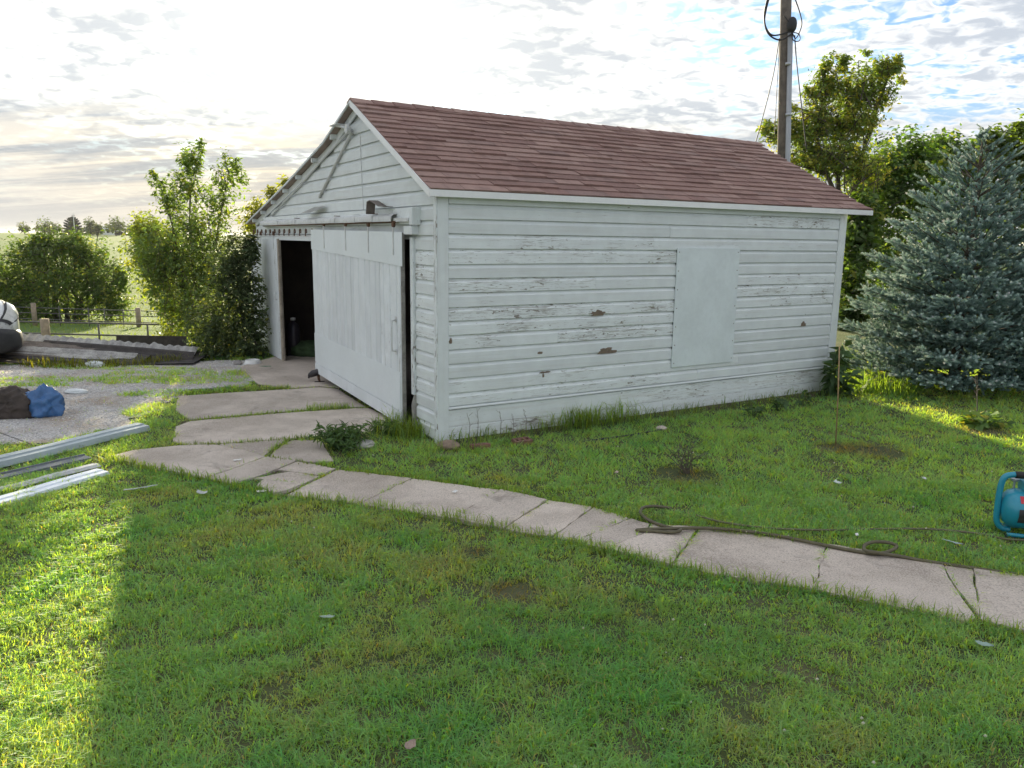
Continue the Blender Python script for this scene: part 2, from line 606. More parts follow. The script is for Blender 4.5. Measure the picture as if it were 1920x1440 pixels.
def fbm(x, y, seed=0, octs=4, f=1.0):
    """layered smooth noise, about -1..1"""
    x, y = np.asarray(x, float), np.asarray(y, float)
    o = np.zeros(np.shape(x))
    a, tot = 1.0, 0.0
    for k in range(octs):
        th = seed * 1.3 + k * 0.9
        xr, yr = x * math.cos(th) - y * math.sin(th), x * math.sin(th) + y * math.cos(th)
        o = o + a * vnoise(xr * f * 2 + seed * 3.1, yr * f * 2 - k * 5.7, seed + k)
        tot += a
        a *= .6
        f *= 2.1
    return o / tot * 1.75


def px_poly(pts, z=0.0):
    return [G(x, y, z) for x, y in pts]

#@@STRUCT
# ================================================================== THE SETTING
def build_ground():
    # non-uniform grid: fine near the yard, coarse far away
    ys = np.concatenate([np.linspace(-40, 8, 13), np.linspace(9, 34, 60), np.linspace(36, 120, 40), np.geomspace(128, 9000, 36)])
    xp = np.concatenate([np.linspace(0, 24, 40), np.geomspace(26, 9000, 30)])
    xs = np.concatenate([-xp[:0:-1], xp])
    X, Y = np.meshgrid(xs, ys)
    Z = terrain(X, Y)
    nx, ny = len(xs), len(ys)
    v = np.stack([X.ravel(), Y.ravel(), Z.ravel()], 1)
    i, j = np.meshgrid(np.arange(nx - 1), np.arange(ny - 1))
    a = (j * nx + i).ravel()
    q = np.stack([a, a + 1, a + 1 + nx, a + nx], 1)
    me = np_mesh('ground', v, q, None, M_ground)
    for p in me.polygons:
        p.use_smooth = True
    o = link_mesh('ground', me)
    tag(o, 'level green yard that drops to a pasture and a low far crest', 'ground', kind='structure')


build_ground()

# gravel drive, left of the concrete
GRAVEL = [(-13.5, 7.6), (-6.0, 7.35), (-4.75, 7.45), (-4.25, 8.3), (-4.30, 9.1), (-4.45, 10.2), (-3.9, 10.7), (-3.55, 11.4), (-4.0, 12.3), (-4.3, 13.0), (-6.0, 12.75), (-8.0, 12.2), (-13.5, 11.6)]


def build_gravel():
    n = 10
    pts = []
    for k in range(len(GRAVEL)):
        a, b = GRAVEL[k], GRAVEL[(k + 1) % len(GRAVEL)]
        for s in range(n):
            t = s / n
            x, y = a[0] + (b[0] - a[0]) * t, a[1] + (b[1] - a[1]) * t
            w = 0.0 if x < -12 else 0.10
            pts.append((x + w * math.sin(x * 7 + y * 9) + w * .6 * math.sin(y * 23), y + w * math.sin(x * 11 - y * 5)))
    mb = MB()
    mb.add([(p[0], p[1], 0.006) for p in pts], [tuple(range(len(pts)))])
    o = mb.build('gravel_drive', M_gravel)
    tag(o, 'grey gravel drive between the lawn and the concrete', 'drive', kind='structure')
    # loose stones
    N = 20000
    x = rng.uniform(-9.5, -3.3, N)
    y = rng.uniform(7.0, 13.1, N)
    k = in_poly(x, y, GRAVEL)
    x, y = x[k], y[k]
    N = len(x)
    r = rng.uniform(.004, .012, N) * rng.choice([1, 1, 1, 1.5], N)
    base = np.array([(1, 0, 0), (0, 1, 0), (-1, 0, 0), (0, -1, 0), (0, 0, 1), (0, 0, -1)], float)
    tri = np.array([(0, 1, 4), (1, 2, 4), (2, 3, 4), (3, 0, 4), (1, 0, 5), (2, 1, 5), (3, 2, 5), (0, 3, 5)])
    sc = rng.uniform(.6, 1.3, (N, 6, 1)) * np.array([1, 1, .7])
    th = rng.uniform(0, 6.28, N)
    P = base[None] * sc * r[:, None, None]
    ca, sa = np.cos(th)[:, None], np.sin(th)[:, None]
    px_ = P[:, :, 0] * ca - P[:, :, 1] * sa + x[:, None]
    py_ = P[:, :, 0] * sa + P[:, :, 1] * ca + y[:, None]
    pz_ = P[:, :, 2] + .008
    V = np.stack([px_, py_, pz_], 2).reshape(-1, 3)
    T = (tri[None] + (np.arange(N) * 6)[:, None, None]).reshape(-1, 3)
    g = rng.uniform(.42, .82, N)
    cols = np.stack([g, g * .97, g * .94], 1) * .92
    me = np_mesh('loose_stones', V, T, np.repeat(cols, 6, 0), material('loose_stone', lambda t: pbr(t, t.new('ShaderNodeAttribute', None, attribute_name='Col').outputs['Color'], 0.9)))
    tag(link_mesh('loose_stones', me), 'loose grey stones strewn over the gravel drive', 'gravel', kind='stuff')


build_gravel()

# concrete apron and footpath: every slab or broken piece is its own part
PATH_SLABS = [
    [(211, 860), (255, 849), (335, 841), (399, 839), (450, 848), (497, 861), (384, 901), (326, 888), (255, 875)],
    [(500, 862), (556, 869), (520, 884), (474, 901), (433, 911), (388, 902)],
    [(559, 870), (628, 883), (600, 896), (545, 888), (524, 885)],
    [(543, 890), (598, 898), (566, 913), (500, 904), (478, 902)],
    [(496, 906), (563, 915), (538, 926), (512, 930), (484, 917)],
    [(634, 886), (770, 902), (672, 950), (541, 933)],
    [(774, 903), (935, 924), (846, 977), (676, 951)],
    [(939, 925), (1024, 944), (944, 997), (850, 978)],
    [(1028, 945), (1108, 957), (1075, 983), (1032, 1013), (948, 998)],
    [(1113, 958), (1178, 978), (1130, 998), (1074, 1021), (1037, 1014), (1080, 983)],
    [(1183, 980), (1216, 990), (1210, 1004), (1137, 1035), (1077, 1022), (1134, 999)],
    [(1222, 992), (1306, 995), (1285, 1025), (1257, 1065), (1141, 1036), (1214, 1005)],
    [(1313, 997), (1430, 1010), (1548, 1027), (1523, 1111), (1400, 1092), (1262, 1066)],
    [(1553, 1028), (1660, 1045), (1764, 1063), (1775, 1092), (1800, 1130), (1826, 1166), (1812, 1172), (1660, 1140), (1528, 1112)],
    [(1770, 1066), (1821, 1074), (1834, 1160), (1806, 1124), (1782, 1090)],
    [(1827, 1075), (1960, 1095), (2130, 1122), (2320, 1156), (2260, 1262), (2050, 1222), (1840, 1170)],
]
APRON_SLABS = [
    [(335, 745), (426, 739), (543, 732), (601, 728), (632, 731), (685, 765), (652, 766), (500, 776), (357, 789), (331, 771)],
    [(357, 792), (500, 779), (652, 769), (690, 768), (760, 800), (700, 812), (583, 822), (450, 832), (357, 838), (326, 828), (331, 802)],
    [(404, 838), (470, 833), (538, 828), (506, 848), (494, 859), (450, 846)],
    [(545, 829), (601, 829), (625, 868), (565, 869), (508, 860), (516, 849)],
    [(452, 690), (500, 676), (520, 670), (620, 668), (680, 722), (634, 729), (601, 726), (543, 730), (484, 722)],
]
APRON_ALL = [(322, 745), (452, 690), (520, 668), (640, 668), (770, 802), (640, 870), (330, 838)]


def slab_thing(name, slabs, label, cat, h, base_polys, grow=.009):
    mb = MB()
    for bp in base_polys:
        pl = [(p[0], p[1], 0.010) for p in px_poly(bp)]
        mb.add(pl, [tuple(range(len(pl)))])
    root = mb.build(name, M_soil)
    tag(root, label, cat, kind='structure')
    for i, s in enumerate(slabs):
        pl = px_poly(s)
        cc_ = sum(pl, Vector()) / len(pl)
        pl = [p + (p - cc_).normalized() * grow for p in pl]
        # roughen the outline a little, keep the thickness real
        out = []
        for k in range(len(pl)):
            a, b = pl[k], pl[(k + 1) % len(pl)]
            m = max(2, int((b - a).length / .07))
            nrm = Vector((-(b - a).y, (b - a).x, 0))
            if nrm.length > 0:
                nrm.normalize()
            for q in range(m):
                p = a.lerp(b, q / m)
                if q:
                    p = p + nrm * random.gauss(0, .0045)
                out.append(p)
        hh = h + random.uniform(-.006, .006)
        tl = Vector((random.uniform(-.004, .004), random.uniform(-.004, .004)))
        c = sum(out, Vector()) / len(out)
        n = len(out)
        mb = MB()
        top = [(p.x + (c.x - p.x) * .004, p.y + (c.y - p.y) * .004, hh + (p.x - c.x) * tl.x + (p.y - c.y) * tl.y) for p in out]
        mid = [(p.x, p.y, t[2] - .006) for p, t in zip(out, top)]
        bot = [(p.x, p.y, -.05) for p in out]
        mb.add(top + mid + bot, [tuple(range(n))] + [(i_, (i_ + 1) % n, n + (i_ + 1) % n, n + i_) for i_ in range(n)] + [(n + i_, n + (i_ + 1) % n, 2 * n + (i_ + 1) % n, 2 * n + i_) for i_ in range(n)])
        mb.build('slab', M_concrete, root)
    return root


slab_thing('footpath', PATH_SLABS, 'cracked tan concrete footpath crossing the lawn', 'path', 0.030,
           [[(214, 860), (340, 842), (450, 849), (630, 884), (772, 903), (937, 925), (1110, 958), (1180, 979), (1218, 991), (1306, 996), (1548, 1028), (1766, 1064), (2318, 1157), (2258, 1260), (1812, 1171), (1523, 1110), (1257, 1064), (1034, 1013), (846, 976), (538, 930), (433, 909), (326, 887)]])
slab_thing('driveway_apron', APRON_SLABS, 'broken tan concrete apron before the sliding doors', 'pavement', 0.022, [[(333, 747), (484, 724), (455, 692), (520, 671), (620, 669), (760, 800), (625, 866), (410, 838), (328, 828)]])

# far road at the crest
def build_road():
    mb = MB()
    a = []
    for k in range(30):
        t = k / 29
        y = 60 + t * 330
        x = -0.735 * y + 3.5 - 8 * t
        z = float(terrain(x, y)) + .05
        a.append((x, y, z))
    vs, fs = [], []
    for k, (x, y, z) in enumerate(a):
        vs += [(x - 5.0, y, z), (x + 1.6, y, z)]
        if k:
            fs.append((2 * k - 2, 2 * k - 1, 2 * k + 1, 2 * k))
    mb.add(vs, fs)
    tag(mb.build('road', M_road), 'pale road climbing to the far crest', 'road', kind='structure')


build_road()

# ================================================================== THE SHED
HEAD = 1.0307
SO = Vector((-0.7555, 7.7851, 0))
shed = empty('shed', SO, math.pi / 2 - HEAD)
tag(shed, 'white weathered clapboard shed with brown shingle roof and sliding doors', 'shed')
AX = Vector((math.sin(HEAD), math.cos(HEAD), 0))
AY = Vector((-math.cos(HEAD), math.sin(HEAD), 0))


def SW(x, y, z=0.0):
    """shed coordinates -> world"""
    return SO + AX * x + AY * y + Vector((0, 0, z))


SL, SWD = 6.26, 7.60
RIDGE_Y, RIDGE_Z = 2.1, 3.69
EAVE_Y, EAVE_Z = -0.10, 2.57
RAKE_X0, RAKE_X1 = -0.13, 6.70
# left slope of the roof sags in three facets
LEFT = [(RIDGE_Y, RIDGE_Z), (3.2, 3.32), (5.1, 2.895), (7.92, 2.34)]
SLOPE_R = (RIDGE_Z - EAVE_Z) / (RIDGE_Y - EAVE_Y)


def roof_z(y):
    if y <= RIDGE_Y:
        return EAVE_Z + (y - EAVE_Y) * SLOPE_R
    for (a, za), (b, zb) in zip(LEFT, LEFT[1:]):
        if y <= b:
            return za + (zb - za) * (y - a) / (b - a)
    return LEFT[-1][1]


def board_mesh(length, h, proud=0.027, cove=0.034, flat=False):
    """one drop-siding board: face proud, hollow top edge, underside open to a dark joint; x along, -y out"""
    t = 0.006
    if flat:
        prof = [(0, 0.0), (-proud, 0.0), (-proud, h - .003), (-proud + .003, h), (0, h)]
    else:
        prof = [(0, 0.003), (-proud + .004, 0.003), (-proud, .006), (-proud, h - cove - .004), (-proud * .72, h - cove + .006), (-t * .9, h - .006), (-t * .6, h + .004), (0, h + .004)]
    n = max(2, int(length / .5))
    mb = MB()
    m = len(prof)
    vs, fs = [], []
    for k in range(n + 1):
        x = length * k / n
        wv = random.uniform(-.0016, .0016)
        dz = random.uniform(-.0016, .0016)
        for (y, z) in prof:
            vs.append((x, y + (wv if y < -.01 else 0), z + dz))
    for k in range(n):
        for i in range(m):
            i2 = (i + 1) % m
            fs.append((k * m + i, k * m + i2, (k + 1) * m + i2, (k + 1) * m + i))
    fs.append(tuple(range(m)))
    fs.append(tuple(n * m + i for i in reversed(range(m))))
    mb.add(vs, fs)
    return mb.mesh('siding_board')


def place_board(parent, side, u0, u1, z, h, **kw):
    me = board_mesh(u1 - u0, h, **kw)
    if side == 'long':
        return link_mesh('siding_board', me, M_boardlow if kw.get('flat') else M_boardx, parent, (u0, 0, z))
    return link_mesh('siding_board', me, M_boardx, parent, (0, u1, z), (0, 0, -math.pi / 2))


def build_walls():
    # ---- long side wall
    mb = MB().box(0.03, SL - .03, 0.002, 0.10, 0.02, 2.52)
    wall = mb.build('side_wall', M_sheath, shed)
    zs = [.377, .513, .670, .821, .971, 1.119, 1.262, 1.403, 1.549, 1.694, 1.837, 1.991, 2.140, 2.287, 2.435]
    PX0, PX1 = 3.13, 4.20
    for i in range(len(zs) - 1):
        z0, z1 = zs[i], zs[i + 1]
        if .60 < z0 < 1.98:                       # the old window opening breaks these rows
            runs = [(0.105, PX0 + .02), (PX1 - .02, 6.115)]
            if i in (4, 8):
                cut = 1.45 if i == 4 else 1.95
                runs = [(0.105, cut), (cut + .002, PX0 + .02), (PX1 - .02, 6.115)]
        elif z0 > 1.98 and z0 < 2.2:
            runs = [(0.105, 2.78 if z0 < 2.1 else 3.02), (2.783 if z0 < 2.1 else 3.023, 6.115)]
        elif z0 < .45:
            runs = [(0.105, 3.6), (3.603, 6.115)]
        else:
            runs = [(0.105, 4.31), (4.312, 6.115)]
        for a, b in runs:
            place_board(wall, 'long', a, b, z0, z1 - z0 - random.choice((.001, .002, .003, .005)))
    place_board(wall, 'long', 0.105, 6.115, .340, .036, proud=.034, cove=.016)          # drip ledge
    for z0, z1, cuts in ((.160, .338, (.105, 2.35, 4.55, 6.115)), (-.03, .158, (.105, 2.62, 3.05, 6.115))):
        for a, b in zip(cuts, cuts[1:]):
            place_board(wall, 'long', a, b - .004, z0, z1 - z0 - .002, flat=True, proud=.018)
    # frieze under the eave
    MB().box(0.105, 6.115, -.033, .001, 2.436, 2.545).build('frieze_board', M_trimx, wall)
    # corner boards
    MB().box(-.022, 0.100, -.036, .0, -.04, 2.545).build('corner_board', M_trim, wall, bevel=.003)
    MB().box(6.12, 6.262, -.036, .0, .02, 2.545).build('corner_board', M_trim, wall, bevel=.003)
    # bare patches where the paint has come away
    def patch(x, z, w, h, seed):
        r = random.Random(seed)
        n = 26
        pts = []
        for k in range(n):
            a = 2 * math.pi * k / n
            rr = 1 + r.uniform(-.32, .25)
            pz = math.sin(a) * h * rr
            if pz < -h * .35:
                pz = -h * .35
            pts.append((x + math.cos(a) * w * rr, -.0300, z + pz))
        MB().add(pts, [tuple(range(n))]).build('bare_wood_patch', M_barewood, wall)
    patch(1.991, 1.268, .10, .048, 1)
    patch(2.135, .825, .125, .050, 2)
    patch(1.22, .868, .035, .022, 3)
    patch(5.535, .985, .065, .045, 4)
    patch(1.28, .648, .075, .014, 5)
    patch(1.265, .61, .012, .04, 6)
    patch(.125, 1.055, .02, .05, 7)
    # boarded-up window
    MB().box(3.14, 4.19, -.045, -.031, .570, 2.020).build('window_panel', M_panel, wall, bevel=.002)

    for k in range(7):
        for x_ in (3.17, 4.16):
            MB().lathe([(.0, -.0478), (.006, -.0478), (.006, -.0452), (.0, -.0452)], 8, (x_, 0, .62 + k * .225), 'y').build('nail_head', M_rust, wall)

    # ---- gable wall (front): sheathing with a wide opening for the doors
    prof = [(y, roof_z(y) - .055) for y in (0.03, RIDGE_Y, 3.2, 5.1, 7.57)]
    OY0, OY1, OZ = .62, 7.15, 2.08
    mb = MB()

    def slab(poly):
        n = len(poly)
        vs = [(0.002, p[0], p[1]) for p in poly] + [(0.09, p[0], p[1]) for p in poly]
        fs = [tuple(range(n)), tuple(reversed(range(n, 2 * n)))] + [(i, (i + 1) % n, n + (i + 1) % n, n + i) for i in range(n)]
        mb.add(vs, fs)
    slab([(.03, OZ)] + prof + [(7.57, OZ)])
    slab([(.03, -.02), (.03, OZ - .001), (OY0, OZ - .001), (OY0, -.02)])
    slab([(OY1, -.02), (OY1, OZ - .001), (7.57, OZ - .001), (7.57, -.02)])
    gw = mb.build('gable_wall', M_sheathwhite, shed)
    z = 0.02
    step = 0.1495
    zl = [2.12 - step * k for k in range(14, -1, -1)] + [2.12 + step * k for k in range(1, 11)]
    for a, b in zip(zl, zl[1:]):
        mid = (a + b) / 2
        if b <= 2.13:
            place_board(gw, 'gable', .030, .50, a, b - a - .003)
            place_board(gw, 'gable', 7.20, 7.58, a, b - a - .003)
        else:
            # run between the two roof slopes
            top = b + .05
            y0 = max(.030, EAVE_Y + (top - EAVE_Z) / SLOPE_R)
            y1 = 7.58
            for (ya, za), (yb, zb) in zip(LEFT, LEFT[1:]):
                if zb <= top <= za:
                    y1 = min(7.58, ya + (yb - ya) * (za - top) / (za - zb))
            if top > RIDGE_Z:
                continue
            if y1 - y0 > .15:
                place_board(gw, 'gable', y0, y1, a, b - a - .003)
    MB().box(-.036, -.0225, -.0365, .028, -.04, 2.50).build('corner_board', M_trim, gw, bevel=.003)
    MB().box(-.028, .0, 7.582, 7.625, .0, 2.30).build('corner_board', M_trim, gw)
    # door jamb, split and rotten at the foot
    MB().box(-.055, .0, .505, .575, .42, 2.10).build('door_jamb', M_trim, gw, bevel=.004)
    mb = MB()
    mb.hexa([(-.055, .505, .42), (-.055, .575, .30), (0, .575, .30), (0, .505, .42)], [(-.06, .49, .0), (-.06, .53, .02), (0, .535, .02), (0, .49, .0)])
    mb.build('jamb_splinter', M_greywood, gw)
    MB().box(-.03, .02, .60, .62, .0, .30).build('jamb_stub', M_darkwood, gw)
    # ---- remaining walls and the floor
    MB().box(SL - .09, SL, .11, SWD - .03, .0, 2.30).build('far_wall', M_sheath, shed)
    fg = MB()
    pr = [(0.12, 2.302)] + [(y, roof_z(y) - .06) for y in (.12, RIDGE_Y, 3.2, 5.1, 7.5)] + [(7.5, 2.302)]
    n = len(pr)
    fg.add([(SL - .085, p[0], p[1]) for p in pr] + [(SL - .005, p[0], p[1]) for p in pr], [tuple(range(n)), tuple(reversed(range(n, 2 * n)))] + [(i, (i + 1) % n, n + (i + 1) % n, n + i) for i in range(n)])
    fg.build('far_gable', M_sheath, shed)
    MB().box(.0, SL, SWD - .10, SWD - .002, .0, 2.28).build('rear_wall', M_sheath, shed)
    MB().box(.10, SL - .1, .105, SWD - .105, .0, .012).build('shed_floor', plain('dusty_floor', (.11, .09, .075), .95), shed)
    # near-black lining boards on the inner walls
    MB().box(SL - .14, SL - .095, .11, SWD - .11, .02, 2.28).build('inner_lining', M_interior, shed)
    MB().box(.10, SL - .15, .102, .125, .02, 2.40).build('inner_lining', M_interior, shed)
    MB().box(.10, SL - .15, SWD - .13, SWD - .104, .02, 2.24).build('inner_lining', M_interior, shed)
    # dirty foundation strip
    MB().box(.02, SL - .02, .0, .09, -.10, .018).build('foundation', plain('stained_foundation', (.10, .085, .07), .95), shed)


build_walls()


def build_roof():
    # deck
    mb = MB()
    pr = [(EAVE_Y, EAVE_Z - .012), (RIDGE_Y, RIDGE_Z - .012)] + [(y, z - .012) for y, z in LEFT[1:]]
    th = .028
    top = pr
    bot = [(y, z - th) for y, z in pr]
    vs = []
    for x in (RAKE_X0 + .01, RAKE_X1 - .01):
        vs += [(x, y, z) for y, z in top] + [(x, y, z) for y, z in bot]
    n = len(top)
    fs = []
    for i in range(n - 1):
        fs.append((i, i + 1, 2 * n + i + 1, 2 * n + i))
        fs.append((n + i, 3 * n + i, 3 * n + i + 1, n + i + 1))
        for s in (0, 2 * n):
            fs.append((s + i, s + n + i, s + n + i + 1, s + i + 1))
    fs.append((0, 2 * n, 3 * n, n))
    fs.append((n - 1, 2 * n - 1, 4 * n - 1, 3 * n - 1))
    mb.add(vs, fs)
    deck = mb.build('roof', plain('roof_sheathing', (.30, .235, .20), .85, 0, .25, 6), shed)

    # shingles of the slope in view: one object each
    L = math.hypot(RIDGE_Y - EAVE_Y, RIDGE_Z - EAVE_Z)
    ang = math.atan2(RIDGE_Z - EAVE_Z, RIDGE_Y - EAVE_Y)
    ROWS = 17
    ex = L / ROWS
    bases = []
    for k in range(5):
        # wedge: thick at the lower (butt) edge
        mb = MB()
        j = random.uniform(-.002, .002)
        ln = ex * 1.28
        a = [(0, 0, .002), (1, 0, .002), (1, 0, .0165 + j), (0, 0, .0165)]
        b = [(0, ln, .0), (1, ln, .0), (1, ln, .003), (0, ln, .003)]
        mb.hexa(a, b)
        me = mb.mesh('shingle')
        me.materials.append(M_shingle)
        bases.append(me)
    r = random.Random(5)
    count = 0
    for row in range(ROWS):
        x = RAKE_X0
        first = True
        while x < RAKE_X1 - .02:
            w = r.uniform(.28, .54)
            if first:
                w *= r.uniform(.4, 1)
                first = False
            if RAKE_X1 - x - w < .16:
                w = RAKE_X1 - x
            s = row * ex
            y = EAVE_Y + math.cos(ang) * s
            z = EAVE_Z + math.sin(ang) * s - .010
            o = link_mesh('shingle', bases[r.randrange(5)], None, deck, (x, y - (.012 if row == 0 else 0) + r.uniform(-.003, .003), z + r.uniform(-.001, .0022)), (ang - .032, 0, r.uniform(-.002, .002)), (w - .0025, 1, r.choice((.85, 1, 1.15, 1.5))))
            count += 1
            x += w
    print('shingles', count)
    # ridge caps
    k = 0
    x = RAKE_X0 - .005
    while x < RAKE_X1:
        mb = MB()
        ln = .30
        zz = .012
        vs = []
        for xx, up in ((0, .010), (ln, .002)):
            vs += [(xx, -.115, -.115 * SLOPE_R * 1.0 + up + .006), (xx, 0, .008 + up), (xx, .12, -.12 * .33 + up + .006), (xx, .12, -.12 * .33 - .004), (xx, 0, -.004), (xx, -.115, -.115 * SLOPE_R - .004)]
        mb.add(vs, [(0, 1, 7, 6), (1, 2, 8, 7), (2, 3, 9, 8), (5, 0, 6, 11), (0, 5, 4, 1), (1, 4, 3, 2), (6, 7, 10, 11), (7, 8, 9, 10)])
        mb.build('ridge_cap', M_shingle, deck, loc=(x, RIDGE_Y, RIDGE_Z + .001 + .012 * math.sin(x * 1.7) * .4))
        x += .265
    # the hidden slope: courses joined as one part
    mb = MB()
    for (ya, za), (yb, zb) in zip(LEFT, LEFT[1:]):
        n = int(math.hypot(yb - ya, zb - za) / .14)
        for i in range(n):
            t0, t1 = i / n, (i + 1) / n
            y0, y1 = ya + (yb - ya) * t0, ya + (yb - ya) * t1
            z0, z1 = za + (zb - za) * t0, za + (zb - za) * t1
            mb.hexa([(RAKE_X0, y0, z0 - .010), (RAKE_X1, y0, z0 - .010), (RAKE_X1, y0, z0 - .006), (RAKE_X0, y0, z0 - .006)],
                    [(RAKE_X0, y1 - .002, z1 - .010), (RAKE_X1, y1 - .002, z1 - .010), (RAKE_X1, y1 - .002, z1 + .003), (RAKE_X0, y1 - .002, z1 + .003)])
    o = mb.build('shingle_courses', M_shingle, deck)
    o['kind'] = 'stuff'
    # fascia of the long side (metal drip edge), white rake trim on the near slope
    MB().box(RAKE_X0 - .012, RAKE_X1 + .006, EAVE_Y - .018, EAVE_Y - .001, EAVE_Z - .078, EAVE_Z - .012).build('fascia', M_fascia, shed, bevel=.002)
    MB().box(.0, 6.26, EAVE_Y, -.031, EAVE_Z - .066, EAVE_Z - .056).build('soffit', M_trimx, shed)

    def rake(y0, z0, y1, z1, d0, d1, xa, xb, m, nm):
        mb = MB()
        mb.hexa([(xa, y0, z0 - d1), (xb, y0, z0 - d1), (xb, y0, z0 - d0), (xa, y0, z0 - d0)], [(xa, y1, z1 - d1), (xb, y1, z1 - d1), (xb, y1, z1 - d0), (xa, y1, z1 - d0)])
        return mb.build(nm, m, shed)
    rake(EAVE_Y - .012, EAVE_Z - .004, RIDGE_Y, RIDGE_Z, .012, .082, RAKE_X0 - .012, RAKE_X0 + .008, M_fascia, 'rake_board')
    rake(EAVE_Y - .012, EAVE_Z - .004, RIDGE_Y, RIDGE_Z, .014, .075, RAKE_X1 - .008, RAKE_X1 + .006, M_fascia, 'rake_board')
    for (ya, za), (yb, zb) in zip(LEFT, LEFT[1:]):
        rake(ya, za, yb, zb, .013, .036, RAKE_X0 - .010, RAKE_X0 + .008, M_trim, 'rake_board')
    # barge board against the gable and lookout blocks under the left eave
    for (ya, za), (yb, zb) in zip(LEFT, LEFT[1:]):
        rake(ya, za, min(yb, 7.6), zb + (0 if yb < 7.6 else .06), .045, .135, -.040, -.0235, M_trim, 'barge_board')
    rake(.0, roof_z(0), RIDGE_Y, RIDGE_Z, .045, .125, -.040, -.0235, M_trim, 'barge_board')
    for y in (2.9, 3.75, 4.55, 5.3, 6.05, 6.8, 7.45):
        z = roof_z(y)
        sl_ = (roof_z(y + .05) - z) / .05
        mb = MB()
        mb.hexa([(RAKE_X0 + .012, y, z - .095), (-.041, y, z - .095), (-.041, y, z - .042), (RAKE_X0 + .012, y, z - .042)],
                [(RAKE_X0 + .012, y + .045, z - .095 + sl_ * .045), (-.041, y + .045, z - .095 + sl_ * .045), (-.041, y + .045, z - .042 + sl_ * .045), (RAKE_X0 + .012, y + .045, z - .042 + sl_ * .045)])
        mb.build('lookout_block', M_trim, shed)
    # two slanting pipes on the gable and a hanging wire
    MB().tube([(-.05, 2.36, 3.38), (-.045, 3.6, 3.09), (-.05, 4.6, 2.83), (-.05, 6.36, 2.43)], .014, 8).build('gable_pipe', M_paintedmetal, shed, smooth=True)
    MB().tube([(-.05, 2.30, 3.34), (-.05, 2.55, 3.22), (-.045, 3.69, 2.63)], .019, 8).build('gable_pipe', M_paintedmetal, shed, smooth=True)
    MB().tube([(-.035, 2.06, 3.30), (-.032, 2.05, 2.9), (-.03, 2.01, 2.42)], .004, 6).build('gable_wire', M_paintedmetal, shed)
    # old pulley arm near the peak
    lamp = MB().tube([(-.03, 2.32, 3.36), (-.10, 2.40, 3.40), (-.16, 2.52, 3.44)], .018, 8).build('peak_bracket', M_paintedmetal, shed, smooth=True)
    MB().box(-.20, -.06, 2.45, 2.70, 3.44, 3.452).build('bracket_plate', M_paintedmetal, lamp)
    MB().lathe([(.0, -.02), (.055, -.02), (.06, .0), (.055, .02), (.0, .02)], 14, (-.12, 2.26, 3.37), 'x').build('pulley', M_paintedmetal, lamp)


build_roof()


